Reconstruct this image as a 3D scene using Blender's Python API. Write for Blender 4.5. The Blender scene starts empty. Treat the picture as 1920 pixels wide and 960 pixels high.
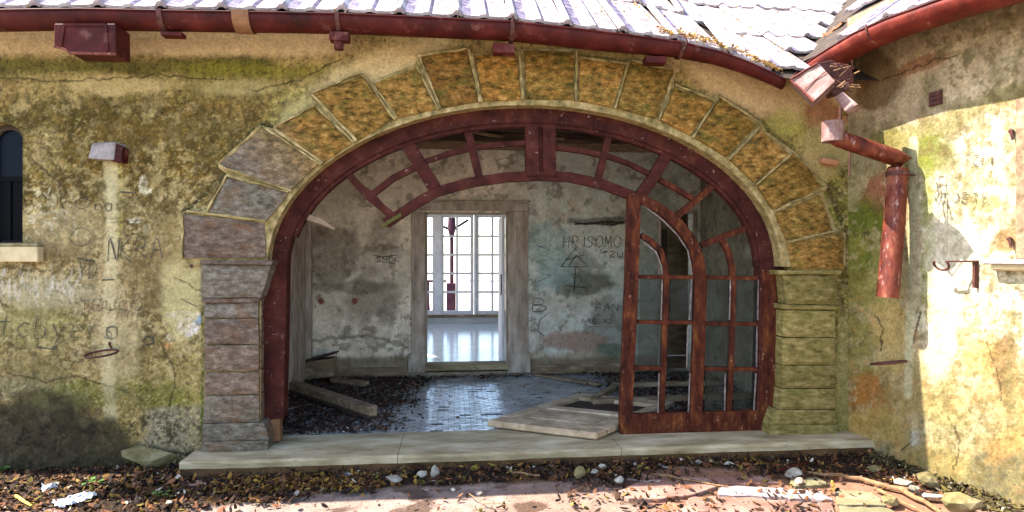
import bpy, bmesh, math, random
import numpy as np
from mathutils import Vector, Matrix

# ------------------------------------------------------------------ camera, sky, sun, exposure
SC = bpy.context.scene
COL = SC.collection
YAW = math.radians(5.5)
EYE = Vector((0.0, -5.0, 1.55))
FPX = 1125.0                                   # focal length in photo pixels (photo is 1920 wide)
cam_data = bpy.data.cameras.new("camera")
cam_data.lens = 36.0 * FPX / 1920.0
cam_data.sensor_width = 36.0
cam_data.clip_start = 0.05
cam_data.clip_end = 5000
cam = bpy.data.objects.new("camera", cam_data)
cam.location = EYE
cam.rotation_euler = (math.radians(90), 0, -YAW)
COL.objects.link(cam)
SC.camera = cam

SUN_EL = math.radians(52)
SUN_BEHIND = math.radians(7)                   # the sun stands to the left and a little behind the front wall
to_sun = Vector((-math.cos(SUN_BEHIND) * math.cos(SUN_EL), math.sin(SUN_BEHIND) * math.cos(SUN_EL), math.sin(SUN_EL)))
world = bpy.data.worlds.new("World")
SC.world = world
world.use_nodes = True
wn = world.node_tree
for n in list(wn.nodes):
    wn.nodes.remove(n)
wout = wn.nodes.new("ShaderNodeOutputWorld")
wbg = wn.nodes.new("ShaderNodeBackground")
wsky = wn.nodes.new("ShaderNodeTexSky")
wsky.sky_type = 'NISHITA'
wsky.sun_disc = False
wsky.sun_elevation = SUN_EL
wsky.sun_rotation = math.atan2(to_sun.x, to_sun.y)
wsky.air_density = 1.0
wsky.dust_density = 1.0
wbg.inputs[1].default_value = 0.15
wn.links.new(wsky.outputs[0], wbg.inputs[0])
wn.links.new(wbg.outputs[0], wout.inputs[0])
sun_data = bpy.data.lights.new("sun", 'SUN')
sun_data.energy = 4.5
sun_data.angle = math.radians(0.53)
sun_data.color = (1.0, 0.94, 0.84)
sun = bpy.data.objects.new("sun", sun_data)
sun.rotation_euler = to_sun.to_track_quat('Z', 'Y').to_euler()
COL.objects.link(sun)
SC.view_settings.view_transform = 'Standard'
SC.view_settings.look = 'None'
SC.view_settings.gamma = 1.0
SC.view_settings.exposure = 2.3
try:
    SC.cycles.max_bounces = 10
    SC.cycles.diffuse_bounces = 6
    SC.cycles.use_denoising = True
except Exception:
    pass

rnd = random.Random(11)
# ------------------------------------------------------------------ measuring helpers
FW = Vector((math.sin(YAW), math.cos(YAW), 0))
RT = Vector((math.cos(YAW), -math.sin(YAW), 0))

def ray(px, py):
    return FW + RT * ((px - 960) / FPX) + Vector((0, 0, (480 - py) / FPX))

def at(px, py, Y=0.0):
    """the point of the vertical plane y = Y that was measured at this photo position"""
    d = ray(px, py)
    return EYE + d * ((Y - EYE.y) / d.y)

def gnd(px, py, Z=-0.12):
    d = ray(px, py)
    return EYE + d * ((Z - EYE.z) / d.z)

# wing wall: starts at corner C, runs towards the viewer and to the right
C = at(1590, 480, 0.0); C.z = 0
WA = math.radians(8.5)
WD = Vector((math.sin(WA), -math.cos(WA), 0))       # along the wing wall, towards the viewer
WN = Vector((-math.cos(WA), -math.sin(WA), 0))      # its outward normal (towards the courtyard)

def wing(px, py, off=0.0):
    d = ray(px, py)
    o = C + WN * off
    t = (o - EYE).dot(WN) / d.dot(WN)
    return EYE + d * t

def to_px(P):
    """numpy points (n,3) -> where they were measured in the photo"""
    q = P - np.array(EYE)
    dep = q @ np.array(FW)
    return 960 + FPX * (q @ np.array(RT)) / dep, 480 - FPX * q[:, 2] / dep

def lin(c):
    r = []
    for v in c:
        v = v / 255.0
        r.append(v / 12.92 if v <= 0.04045 else ((v + 0.055) / 1.055) ** 2.4)
    return tuple(r)

# ------------------------------------------------------------------ object helpers
class MB:
    def __init__(s):
        s.v = []; s.f = []
    def add(s, vs, fs):
        b = len(s.v)
        s.v += [tuple(p) for p in vs]
        s.f += [tuple(i + b for i in f) for f in fs]
        return s
    def box(s, c, size, R=None):
        hx, hy, hz = size[0] / 2, size[1] / 2, size[2] / 2
        c = Vector(c)
        pts = [Vector((x, y, z)) for x in (-hx, hx) for y in (-hy, hy) for z in (-hz, hz)]
        if R: pts = [R @ p for p in pts]
        return s.add([c + p for p in pts], [(0, 1, 3, 2), (4, 6, 7, 5), (0, 4, 5, 1), (2, 3, 7, 6), (0, 2, 6, 4), (1, 5, 7, 3)])
    def box2(s, a, b):
        a, b = Vector(a), Vector(b)
        return s.box((a + b) / 2, [abs(b[i] - a[i]) for i in range(3)])
    def prism(s, poly, d):
        """poly: 3D points in order, extruded by vector d"""
        n = len(poly); d = Vector(d)
        vs = [Vector(p) for p in poly] + [Vector(p) + d for p in poly]
        fs = [tuple(range(n)), tuple(range(2 * n - 1, n - 1, -1))]
        fs += [(i, i + n, (i + 1) % n + n, (i + 1) % n) for i in range(n)]
        return s.add(vs, fs)
    def beam(s, a, b, w, h, roll=0.0):
        a, b = Vector(a), Vector(b); d = b - a
        R = d.to_track_quat('Y', 'Z').to_matrix() @ Matrix.Rotation(roll, 3, 'Y')
        return s.box((a + b) / 2, (w, d.length, h), R)
    def tube(s, pts, rad, seg=10, a0=0.0, a1=2 * math.pi, up=Vector((0, 0, 1)), cap=True):
        pts = [Vector(p) for p in pts]
        full = abs(a1 - a0 - 2 * math.pi) < 1e-6
        m = seg if full else seg + 1
        rads = rad if isinstance(rad, (list, tuple)) else [rad] * len(pts)
        vs = []
        for i, p in enumerate(pts):
            t = (pts[min(i + 1, len(pts) - 1)] - pts[max(i - 1, 0)]).normalized()
            u = up if abs(t.dot(up)) < 0.95 else Vector((1, 0, 0))
            sd = t.cross(u).normalized(); uu = sd.cross(t).normalized()
            for k in range(m):
                a = a0 + (a1 - a0) * k / seg
                vs.append(p + (sd * math.cos(a) + uu * math.sin(a)) * rads[i])
        fs = []
        for i in range(len(pts) - 1):
            for k in range(seg):
                k2 = (k + 1) % m
                fs.append((i * m + k, i * m + k2, (i + 1) * m + k2, (i + 1) * m + k))
        if cap and full:
            fs.append(tuple(range(m - 1, -1, -1)))
            fs.append(tuple((len(pts) - 1) * m + k for k in range(m)))
        return s.add(vs, fs)
    def strip(s, pts, w, yf, dep):
        """a bar that follows pts (x,z) in the plane y = yf, w wide, dep deep"""
        P = [Vector((p[0], 0, p[1])) for p in pts]
        L, Rr = [], []
        for i, p in enumerate(P):
            t = (P[min(i + 1, len(P) - 1)] - P[max(i - 1, 0)]).normalized()
            n = Vector((-t.z, 0, t.x))
            ww = w[i] if isinstance(w, (list, tuple)) else w
            L.append(p + n * ww / 2); Rr.append(p - n * ww / 2)
        n = len(P); vs = []
        for i in range(n):
            for q in (L[i], Rr[i]):
                vs.append((q.x, yf, q.z)); vs.append((q.x, yf + dep, q.z))
        fs = []
        for i in range(n - 1):
            a, b = i * 4, i * 4 + 4
            fs += [(a, a + 2, b + 2, b), (a + 1, b + 1, b + 3, a + 3), (a, b, b + 1, a + 1), (a + 2, a + 3, b + 3, b + 2)]
        fs += [(0, 1, 3, 2), (n * 4 - 4, n * 4 - 2, n * 4 - 1, n * 4 - 3)]
        return s.add(vs, fs)
    def build(s, name, mat, parent=None, smooth=False, bevel=0.0, seg=1):
        me = bpy.data.meshes.new(name)
        me.from_pydata(s.v, [], s.f)
        bm = bmesh.new(); bm.from_mesh(me)
        bmesh.ops.recalc_face_normals(bm, faces=bm.faces)
        bm.to_mesh(me); bm.free()
        me.materials.append(mat)
        if smooth:
            me.polygons.foreach_set('use_smooth', [True] * len(me.polygons))
        o = bpy.data.objects.new(name, me)
        COL.objects.link(o)
        if bevel:
            m = o.modifiers.new("bevel", 'BEVEL'); m.width = bevel; m.segments = seg; m.limit_method = 'ANGLE'
        if parent is not None:
            put(o, parent)
        return o

def put(o, parent):
    o.parent = parent
    o.matrix_parent_inverse = parent.matrix_world.inverted() if parent.type != 'EMPTY' else Matrix.Translation(-parent.location)

def tag(o, label=None, cat=None, group=None, kind=None):
    if label: o['label'] = label
    if cat: o['category'] = cat
    if group: o['group'] = group
    if kind: o['kind'] = kind
    return o

def thing(name, loc, label, cat, group=None):
    o = bpy.data.objects.new(name, None)
    o.empty_display_size = 0.1
    o.location = loc
    COL.objects.link(o)
    return tag(o, label, cat, group)

# ------------------------------------------------------------------ value noise in numpy
_T = {}
def vnoise(x, y, seed):
    if seed not in _T:
        if len(_T) > 400: _T.clear()
        _T[seed] = np.random.RandomState(seed).rand(256, 256)
    T = _T[seed]
    xi = np.floor(x).astype(int); yi = np.floor(y).astype(int)
    fx = x - xi; fy = y - yi
    fx = fx * fx * (3 - 2 * fx); fy = fy * fy * (3 - 2 * fy)
    a = T[xi % 256, yi % 256]; b = T[(xi + 1) % 256, yi % 256]
    c = T[xi % 256, (yi + 1) % 256]; d = T[(xi + 1) % 256, (yi + 1) % 256]
    return (a * (1 - fx) + b * fx) * (1 - fy) + (c * (1 - fx) + d * fx) * fy

def fbm(x, y, f, seed, octv=5, gain=0.55):
    s = 0; amp = 1; tot = 0
    for o in range(octv):
        s = s + amp * vnoise(x * f + 17.3 * o, y * f + 9.1 * o, seed + o)
        tot += amp; amp *= gain; f *= 2.03
    return s / tot

def sst(a, b, v):
    t = np.clip((v - a) / (b - a), 0, 1)
    return t * t * (3 - 2 * t)

WARM = (1.03, 1.0, 0.93)
class Painter:
    """colours of a surface, held per vertex; positions in photo-measured units on the surface"""
    def __init__(s, PX, PY, base, seed, k=0.62, stretch=1.0):
        s.X, s.Y, s.seed, s.k = PX, PY, seed, k
        s.st = stretch
        s.c = np.zeros((len(PX), 3)) + np.array(lin(base))
        s.h = np.zeros(len(PX))
    def n(s, f, o=0, octv=5):
        return fbm(s.X / 100.0, s.Y / 100.0 * s.st, f, s.seed + o, octv)
    def mix(s, m, col):
        s.c = s.c * (1 - m[:, None]) + np.array(lin(col)) * m[:, None]
    def blob(s, cx, cy, rx, ry, col, a=1.0, rough=0.6, soft=0.35, f=2.0, dh=0.0, rot=0.0):
        s.seed += 13
        rr = max(rx, ry) * (1 + soft + rough)
        I = np.nonzero((np.abs(s.X - cx) < rr) & (np.abs(s.Y - cy) < rr))[0]
        if len(I) == 0: return
        dx, dy = s.X[I] - cx, s.Y[I] - cy
        if rot:
            cr, sr = math.cos(rot), math.sin(rot)
            dx, dy = dx * cr + dy * sr, -dx * sr + dy * cr
        d = np.sqrt((dx / rx) ** 2 + (dy / ry) ** 2)
        d = d + (fbm(s.X[I] / 100.0, s.Y[I] / 100.0 * s.st, f, s.seed, 5) - 0.5) * 2 * rough
        m = (1 - sst(1 - soft, 1 + soft, d)) * a
        s.c[I] = s.c[I] * (1 - m[:, None]) + np.array(lin(col)) * m[:, None]
        s.h[I] += dh * (1 - sst(0.97, 1.03, d))
    def band(s, y0, y1, x0, x1, col, a=1.0, rough=14, soft=10, f=1.5, brk=0.0):
        s.seed += 13
        yy = s.Y + (s.n(f) - 0.5) * 2 * rough
        m = sst(y0 - soft, y0 + soft, yy) * (1 - sst(y1 - soft, y1 + soft, yy))
        xx = s.X + (s.n(f, 5) - 0.5) * 80
        m = m * sst(x0 - 30, x0 + 30, xx) * (1 - sst(x1 - 30, x1 + 30, xx))
        if brk: m = m * sst(0.5 - brk, 0.5 + 0.12, s.n(4, 7))
        s.mix(m * a, col)
    def line(s, pts, w, col, a=1.0, wob=3.0, dh=0.0):
        s.seed += 13
        mg_ = w * 1.5 + wob * 2 + 2
        I = np.nonzero((s.X > min(q[0] for q in pts) - mg_) & (s.X < max(q[0] for q in pts) + mg_) & (s.Y > min(q[1] for q in pts) - mg_) & (s.Y < max(q[1] for q in pts) + mg_))[0]
        if len(I) == 0: return
        X, Y = s.X[I], s.Y[I]
        X, Y = X + (fbm(X / 100, Y / 100, 6, s.seed, 4) - 0.5) * 2 * wob, Y + (fbm(X / 100, Y / 100, 6, s.seed + 3, 4) - 0.5) * 2 * wob
        best = np.full(len(X), 1e9)
        for (x0, y0), (x1, y1) in zip(pts[:-1], pts[1:]):
            vx, vy = x1 - x0, y1 - y0
            t = np.clip(((X - x0) * vx + (Y - y0) * vy) / (vx * vx + vy * vy + 1e-9), 0, 1)
            best = np.minimum(best, np.hypot(X - x0 - t * vx, Y - y0 - t * vy))
        m = (1 - sst(w * 0.5, w * 1.3, best)) * a
        s.c[I] = s.c[I] * (1 - m[:, None]) + np.array(lin(col)) * m[:, None]
        s.h[I] += dh * m
    def speck(s, f, lo, hi, col, a=1.0, area=None, sx=1.0):
        s.seed += 13
        m = sst(lo, hi, fbm(s.X / 100 * sx, s.Y / 100 * s.st, f, s.seed, 4, 0.65)) * a
        if area is not None: m = m * area
        s.mix(m, col)
    def mottle(s, f, amp, sx=1.0):
        s.seed += 13
        v = fbm(s.X / 100 * sx, s.Y / 100 * s.st, f, s.seed, 5, 0.65)
        s.c = s.c * (1 + (v[:, None] - 0.5) * 2 * amp)
    def streak(s, fx, fy, amp):
        s.seed += 13
        v = fbm(s.X / 100 * fx, s.Y / 100 * fy, 1.0, s.seed, 4, 0.6)
        s.c = s.c * (1 + (v[:, None] - 0.5) * 2 * amp)
    def rgba(s):
        c = np.clip(s.c * s.k * np.array(WARM), 0.004, 0.82)
        return np.concatenate([c, np.ones((len(c), 1))], 1).astype(np.float32)

def grid_wall(name, origin, du, dv, nu, nv, normal, painter_fn, keep=None, thick=0.0, mat=None, mesh_h=None):
    """a surface of nu x nv cells painted by painter_fn; thick adds a plain back sheet"""
    origin, du, dv, normal = (np.array(a, float) for a in (origin, du, dv, normal))
    U, V = np.meshgrid(np.arange(nu + 1), np.arange(nv + 1), indexing='ij')
    P = origin + U.reshape(-1, 1) * du + V.reshape(-1, 1) * dv
    X, Y = to_px(P)
    pt = painter_fn(X, Y, P)
    Pd = P + normal * pt.h[:, None]
    if mesh_h is not None:
        Pd = Pd + normal * mesh_h(X, Y, P)[:, None]
    idx = (U * (nv + 1) + V)
    q = np.stack([idx[:-1, :-1], idx[1:, :-1], idx[1:, 1:], idx[:-1, 1:]], -1).reshape(-1, 4)
    cc = P[q].mean(1)
    if keep is not None:
        q = q[keep(cc)]
    verts = Pd; cols = pt.rgba()
    nrm = np.cross(du, dv)
    if nrm @ normal < 0: q = q[:, ::-1]
    if thick:
        n0 = len(P)
        verts = np.concatenate([verts, P - normal * thick])
        cols = np.concatenate([cols, cols * np.array([0.9, 0.9, 0.9, 1])])
        q = np.concatenate([q, q[:, ::-1] + n0])
    used = np.unique(q)
    remap = np.full(len(verts), -1); remap[used] = np.arange(len(used))
    verts = verts[used]; cols = cols[used]; q = remap[q]
    me = bpy.data.meshes.new(name)
    me.vertices.add(len(verts)); me.vertices.foreach_set('co', verts.astype(np.float32).ravel())
    me.loops.add(q.size); me.loops.foreach_set('vertex_index', q.ravel().astype(np.int32))
    me.polygons.add(len(q))
    me.polygons.foreach_set('loop_start', np.arange(0, q.size, 4, dtype=np.int32))
    me.polygons.foreach_set('use_smooth', np.ones(len(q), bool))
    me.update(calc_edges=True)
    at_ = me.color_attributes.new('paint', 'FLOAT_COLOR', 'POINT')
    at_.data.foreach_set('color', cols.astype(np.float32).ravel())
    me.materials.append(mat)
    o = bpy.data.objects.new(name, me)
    COL.objects.link(o)
    return o

# ------------------------------------------------------------------ materials
def new_mat(name, rough=0.85, spec=0.3):
    m = bpy.data.materials.new(name); m.use_nodes = True
    nt = m.node_tree; b = nt.nodes['Principled BSDF']
    b.inputs['Roughness'].default_value = rough
    b.inputs['Specular IOR Level'].default_value = spec
    return m, nt, b

def ramp(nt, fac, stops):
    r = nt.nodes.new('ShaderNodeValToRGB')
    e = r.color_ramp.elements
    e[0].position, e[0].color = stops[0][0], (*stops[0][1], 1)
    e[1].position, e[1].color = stops[-1][0], (*stops[-1][1], 1)
    for p, c in stops[1:-1]:
        x = e.new(p); x.color = (*c, 1)
    nt.links.new(fac, r.inputs[0])
    return r.outputs[0]

def noise(nt, scale, detail=5, rough=0.6, vec=None, kind='object', sx=(1, 1, 1)):
    t = nt.nodes.new('ShaderNodeTexCoord')
    mp = nt.nodes.new('ShaderNodeMapping'); mp.inputs['Scale'].default_value = sx
    nt.links.new(t.outputs['Object'], mp.inputs[0])
    n = nt.nodes.new('ShaderNodeTexNoise')
    n.inputs['Scale'].default_value = scale; n.inputs['Detail'].default_value = detail; n.inputs['Roughness'].default_value = rough
    nt.links.new(mp.outputs[0], n.inputs['Vector'])
    return n.outputs['Fac']

def mixc(nt, f, a, b, mode='MIX'):
    m = nt.nodes.new('ShaderNodeMix'); m.data_type = 'RGBA'; m.blend_type = mode
    for sock, v in ((0, f), (6, a), (7, b)):
        if isinstance(v, (int, float)): m.inputs[sock].default_value = v
        elif isinstance(v, tuple): m.inputs[sock].default_value = (*v, 1)
        else: nt.links.new(v, m.inputs[sock])
    return m.outputs[2]

def bump(nt, b, h, dist=0.004, strength=0.6):
    n = nt.nodes.new('ShaderNodeBump'); n.inputs['Distance'].default_value = dist; n.inputs['Strength'].default_value = strength
    nt.links.new(h, n.inputs['Height']); nt.links.new(n.outputs[0], b.inputs['Normal'])

def painted(name, fine=60, amp=0.35, rough=0.9, bd=0.006, coarse=14):
    m, nt, b = new_mat(name, rough, 0.15)
    a = nt.nodes.new('ShaderNodeVertexColor'); a.layer_name = 'paint'
    n1 = noise(nt, fine, 6, 0.7); n2 = noise(nt, coarse, 6, 0.65)
    lo, hi = 1 - amp, 1 + amp
    r1 = ramp(nt, n1, [(0.3, (lo, lo, lo)), (0.7, (hi, hi, hi))])
    r2 = ramp(nt, n2, [(0.3, (0.82, 0.8, 0.76)), (0.7, (1.15, 1.15, 1.15))])
    c = mixc(nt, 1.0, a.outputs[0], r1, 'MULTIPLY')
    c = mixc(nt, 1.0, c, r2, 'MULTIPLY')
    nt.links.new(c, b.inputs['Base Color'])
    ad = nt.nodes.new('ShaderNodeMath'); ad.operation = 'ADD'
    nt.links.new(n1, ad.inputs[0]); nt.links.new(n2, ad.inputs[1])
    bump(nt, b, ad.outputs[0], bd, 0.8)
    return m

def noisy(name, stops, scale=12, detail=6, rough=0.85, spec=0.25, bd=0.003, rand=0.0, sx=(1, 1, 1), stops2=None, scale2=60, thr=(0.6, 0.68), metal=0.0, bs=0.7):
    """a ramp of colours over noise; stops2 = colour of chips / specks over it"""
    m, nt, b = new_mat(name, rough, spec)
    b.inputs['Metallic'].default_value = metal
    n = noise(nt, scale, detail, 0.65, sx=sx)
    c = ramp(nt, n, stops)
    if stops2:
        n2 = noise(nt, scale2, 5, 0.7, sx=sx)
        k = ramp(nt, n2, [(thr[0], (0, 0, 0)), (thr[1], (1, 1, 1))])
        c = mixc(nt, k, c, stops2)
    if rand:
        oi = nt.nodes.new('ShaderNodeObjectInfo')
        v = ramp(nt, oi.outputs['Random'], [(0.0, (1 - rand,) * 3), (1.0, (1 + rand,) * 3)])
        c = mixc(nt, 1.0, c, v, 'MULTIPLY')
    nt.links.new(c, b.inputs['Base Color'])
    nf = noise(nt, scale * 4, 6, 0.7, sx=sx)
    bump(nt, b, nf, bd, bs)
    return m

def stone_mat():
    """rough sandstone: grey violet at the left of the doorway, ochre and mossy at the right"""
    m, nt, b = new_mat('weathered_sandstone', 0.92, 0.15)
    g = nt.nodes.new('ShaderNodeNewGeometry')
    n1 = noise(nt, 5, 7, 0.7, sx=(1, 1, 1.6)); n2 = noise(nt, 15, 8, 0.72, sx=(1, 1, 1.9)); n3 = noise(nt, 5, 5, 0.6); n4 = noise(nt, 75, 5, 0.7)
    ochre = ramp(nt, n2, [(0.32, (0.022, 0.014, 0.004)), (0.44, (0.115, 0.064, 0.014)), (0.56, (0.24, 0.125, 0.030)), (0.72, (0.42, 0.29, 0.11))])
    moss = ramp(nt, n2, [(0.3, (0.018, 0.017, 0.004)), (0.7, (0.19, 0.145, 0.03))])
    mm = ramp(nt, n1, [(0.5, (0, 0, 0)), (0.64, (1, 1, 1))])
    c = mixc(nt, mm, ochre, moss)
    grey = ramp(nt, n2, [(0.3, (0.045, 0.033, 0.024)), (0.5, (0.13, 0.10, 0.078)), (0.72, (0.27, 0.225, 0.19))])
    rust = ramp(nt, n1, [(0.52, (0, 0, 0)), (0.72, (.8, .8, .8))])
    grey = mixc(nt, rust, grey, (0.14, 0.062, 0.024))
    sp = nt.nodes.new('ShaderNodeSeparateXYZ'); nt.links.new(g.outputs['Position'], sp.inputs[0])
    # lichen and dirt differ along the arch: fewer ochre stones low at the left
    ma = nt.nodes.new('ShaderNodeMath'); ma.operation = 'MULTIPLY_ADD'; ma.inputs[1].default_value = 0.9; 
    nt.links.new(sp.outputs['X'], ma.inputs[0])
    mz = nt.nodes.new('ShaderNodeMath'); mz.operation = 'MULTIPLY_ADD'; mz.inputs[1].default_value = 0.9; mz.inputs[2].default_value = -0.5
    nt.links.new(sp.outputs['Z'], mz.inputs[0]); nt.links.new(mz.outputs[0], ma.inputs[2])
    k = ramp(nt, ma.outputs[0], [(0.0, (0, 0, 0)), (0.75, (1, 1, 1))])
    c = mixc(nt, k, grey, c)
    oi = nt.nodes.new('ShaderNodeObjectInfo')
    v = ramp(nt, oi.outputs['Random'], [(0.0, (0.72, 0.66, 0.62)), (0.35, (1.15, 1.02, 0.85)), (0.6, (0.85, 0.9, 0.8)), (1.0, (1.3, 1.25, 1.25))])
    c = mixc(nt, 1.0, c, v, 'MULTIPLY')
    f = ramp(nt, n4, [(0.3, (0.75, 0.75, 0.75)), (0.7, (1.22, 1.22, 1.22))])
    c = mixc(nt, 1.0, c, f, 'MULTIPLY')
    nt.links.new(c, b.inputs['Base Color'])
    ad = nt.nodes.new('ShaderNodeMath'); ad.operation = 'ADD'
    nt.links.new(n2, ad.inputs[0]); nt.links.new(n4, ad.inputs[1])
    bump(nt, b, ad.outputs[0], 0.007, 0.7)
    return m

M = {}
M['wall'] = painted('mossy_plaster', 46, 0.34, bd=0.009)
M['inwall'] = painted('grey_plaster_inside', 40, 0.25)
M['ground'] = painted('earth_and_paving', 70, 0.35, bd=0.008)
M['stone'] = stone_mat()
M['pierstone'] = noisy('mossy_yellow_stone', [(0.3, (0.07, 0.055, 0.018)), (0.44, (0.15, 0.118, 0.034)), (0.56, (0.22, 0.17, 0.06)), (0.70, (0.32, 0.25, 0.11))], 13, 8, sx=(1, 1, 2.4), rand=.15, bd=.01, stops2=(.12, .105, .025), scale2=4, thr=(.54, .7), spec=.1)
M['mortar'] = noisy('pale_mortar', [(0.3, (0.08, 0.065, 0.022)), (0.5, (0.24, 0.175, 0.065)), (0.7, (0.42, 0.32, 0.15))], 14, bd=0.008)
M['maroon'] = noisy('maroon_paint', [(0.3, (0.018, 0.005, 0.004)), (0.55, (0.052, 0.013, 0.009)), (0.75, (0.09, 0.028, 0.018))], 7, rough=0.75, spec=0.08, bd=0.002,
                    stops2=(0.26, 0.17, 0.15), scale2=24, thr=(0.63, 0.72))
M['redwood'] = noisy('flaking_red_paint', [(0.3, (0.016, 0.004, 0.002)), (0.5, (0.058, 0.013, 0.006)), (0.62, (0.10, 0.028, 0.009)), (0.74, (0.20, 0.075, 0.02))], 8, rough=0.7, spec=0.1, bd=0.003,
                     stops2=(0.34, 0.19, 0.10), scale2=15, thr=(0.62, 0.70), sx=(2.0, 2.0, 0.8))
M['putty'] = noisy('pale_putty', [(0.3, (0.05, 0.035, 0.03)), (0.55, (0.2, 0.16, 0.14)), (0.7, (0.36, 0.31, 0.28))], 16)
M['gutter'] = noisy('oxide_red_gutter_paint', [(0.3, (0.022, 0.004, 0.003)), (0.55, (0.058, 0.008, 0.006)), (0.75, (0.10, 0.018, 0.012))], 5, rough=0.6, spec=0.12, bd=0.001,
                    stops2=(0.15, 0.06, 0.045), scale2=6, thr=(0.56, 0.74))
M['pipe'] = noisy('faded_red_pipe_paint', [(0.3, (0.035, 0.006, 0.004)), (0.46, (0.10, 0.017, 0.008)), (0.58, (0.15, 0.035, 0.015)), (0.7, (0.24, 0.10, 0.05))], 9, rough=0.6, bd=0.001,
                  stops2=(0.30, 0.17, 0.14), scale2=16, thr=(0.58, 0.70), sx=(1.6, 1.6, .6))
M['redgutter'] = noisy('sunlit_red_gutter_paint', [(0.3, (0.05, 0.006, 0.004)), (0.55, (0.13, 0.018, 0.010)), (0.75, (0.2, 0.045, 0.024))], 6, rough=0.55, spec=0.2, bd=0.002, stops2=(0.3, 0.13, 0.09), scale2=8, thr=(0.62, 0.74))  # brighter copy of the gutter paint, sunlight put into its colour
M['faded'] = noisy('faded_sunlit_pink_sheet', [(0.3, (0.10, 0.04, 0.032)), (0.5, (0.20, 0.115, 0.10)), (0.7, (0.34, 0.26, 0.25))], 7, rough=0.6, stops2=(.12,.05,.05), scale2=22, thr=(.62,.7))  # faded pink, paled further to hold the sun's brightness in the colour
M['patch'] = noisy('tan_primer', [(0.3, (0.13, 0.055, 0.025)), (0.7, (0.22, 0.11, 0.05))], 12)
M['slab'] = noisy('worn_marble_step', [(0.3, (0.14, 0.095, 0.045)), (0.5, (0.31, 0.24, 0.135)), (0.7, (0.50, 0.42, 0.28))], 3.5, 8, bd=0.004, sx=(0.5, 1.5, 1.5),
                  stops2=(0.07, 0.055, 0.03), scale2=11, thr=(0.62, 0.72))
M['slabside'] = noisy('brown_step_riser', [(0.3, (0.05, 0.025, 0.008)), (0.7, (0.20, 0.10, 0.04))], 6)  # recessed riser, darker brown than the step top
M['tile'] = noisy('sun_bleached_roof_tile', [(0.3, (0.12, 0.08, 0.075)), (0.46, (0.27, 0.21, 0.205)), (0.62, (0.42, 0.38, 0.37))], 7, 8, rand=0.12, bd=0.006,
                  stops2=(0.06, 0.035, 0.045), scale2=20, thr=(0.57, 0.68))
M['tileshade'] = noisy('shadow_streaked_tile', [(0.36, (0.035, 0.026, 0.055)), (0.5, (0.11, 0.085, 0.14)), (0.64, (0.3, 0.26, 0.27))], 9, 7, rand=0.2, bd=0.006)  # violet shadow streaks beside the rolls, put into the tile colour
M['tilered'] = noisy('terracotta', [(0.3, (0.25, 0.10, 0.05)), (0.7, (0.42, 0.2, 0.1))], 12, bd=0.004)
M['iron'] = noisy('rusty_iron', [(0.3, (0.02, 0.008, 0.006)), (0.7, (0.11, 0.035, 0.025))], 30, rough=0.7)
M['darkwood'] = noisy('dark_old_timber', [(0.3, (0.012, 0.008, 0.006)), (0.55, (0.05, 0.032, 0.02)), (0.75, (0.12, 0.08, 0.05))], 6, sx=(0.3, 3, 3))
M['greywood'] = noisy('dusty_timber', [(0.3, (0.09, 0.055, 0.03)), (0.55, (0.22, 0.15, 0.09)), (0.75, (0.38, 0.29, 0.19))], 5, sx=(1, 3, 3), bd=0.004)
M['whitewood'] = noisy('dirty_white_joinery', [(0.3, (0.17, 0.125, 0.09)), (0.5, (0.33, 0.26, 0.20)), (0.7, (0.47, 0.40, 0.33))], 5, bd=0.003,
                       stops2=(0.12, 0.08, 0.06), scale2=20, thr=(0.62, 0.7), sx=(2, 2, 0.7))
M['winwood'] = noisy('pale_window_paint', [(0.3, (0.5, 0.49, 0.52)), (0.7, (0.68, 0.67, 0.7))], 8)
M['floortile'] = noisy('glazed_floor_tile', [(0.3, (0.16, 0.165, 0.155)), (0.55, (0.32, 0.33, 0.32)), (0.75, (0.46, 0.47, 0.46))], 3, rough=0.2, spec=1.0, bd=0.002, bs=0.35,
                       stops2=(0.07, 0.055, 0.04), scale2=9, thr=(0.60, 0.70))
M['floortile'].node_tree.nodes['Principled BSDF'].inputs['IOR'].default_value = 2.0
M['floor2'] = noisy('pale_terrazzo_floor', [(0.3, (0.5, 0.52, 0.53)), (0.7, (0.66, 0.69, 0.7))], 4, rough=0.16, spec=1.0, bd=0.001, bs=0.2)
M['floor2'].node_tree.nodes['Principled BSDF'].inputs['IOR'].default_value = 1.9
M['dirt'] = noisy('dark_dirt', [(0.3, (0.012, 0.008, 0.006)), (0.7, (0.05, 0.034, 0.024))], 12, bd=0.01)
M['ink'] = noisy('old_pen_and_spray', [(0.3, (0.02, 0.018, 0.016)), (0.5, (0.045, 0.04, 0.03)), (0.66, (0.12, 0.10, 0.06))], 34)
M['inkteal'] = noisy('faded_teal_spray', [(0.3, (0.08, 0.16, 0.16)), (0.7, (0.16, 0.27, 0.27))], 20)
M['inkwhite'] = noisy('scratched_plaster', [(0.3, (0.5, 0.46, 0.38)), (0.7, (0.7, 0.67, 0.58))], 30)
M['rock'] = noisy('pale_rubble', [(0.3, (0.16, 0.13, 0.09)), (0.7, (0.46, 0.42, 0.35))], 16, rand=0.25, bd=0.01)
M['rockmoss'] = noisy('mossy_rubble', [(0.3, (0.06, 0.052, 0.018)), (0.5, (0.17, 0.135, 0.055)), (0.7, (0.32, 0.26, 0.15))], 7, rand=0.2, bd=0.012)
M['pinkrock'] = noisy('pink_fragment', [(0.3, (0.32, 0.16, 0.12)), (0.7, (0.5, 0.3, 0.24))], 16, rand=0.2)
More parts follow.
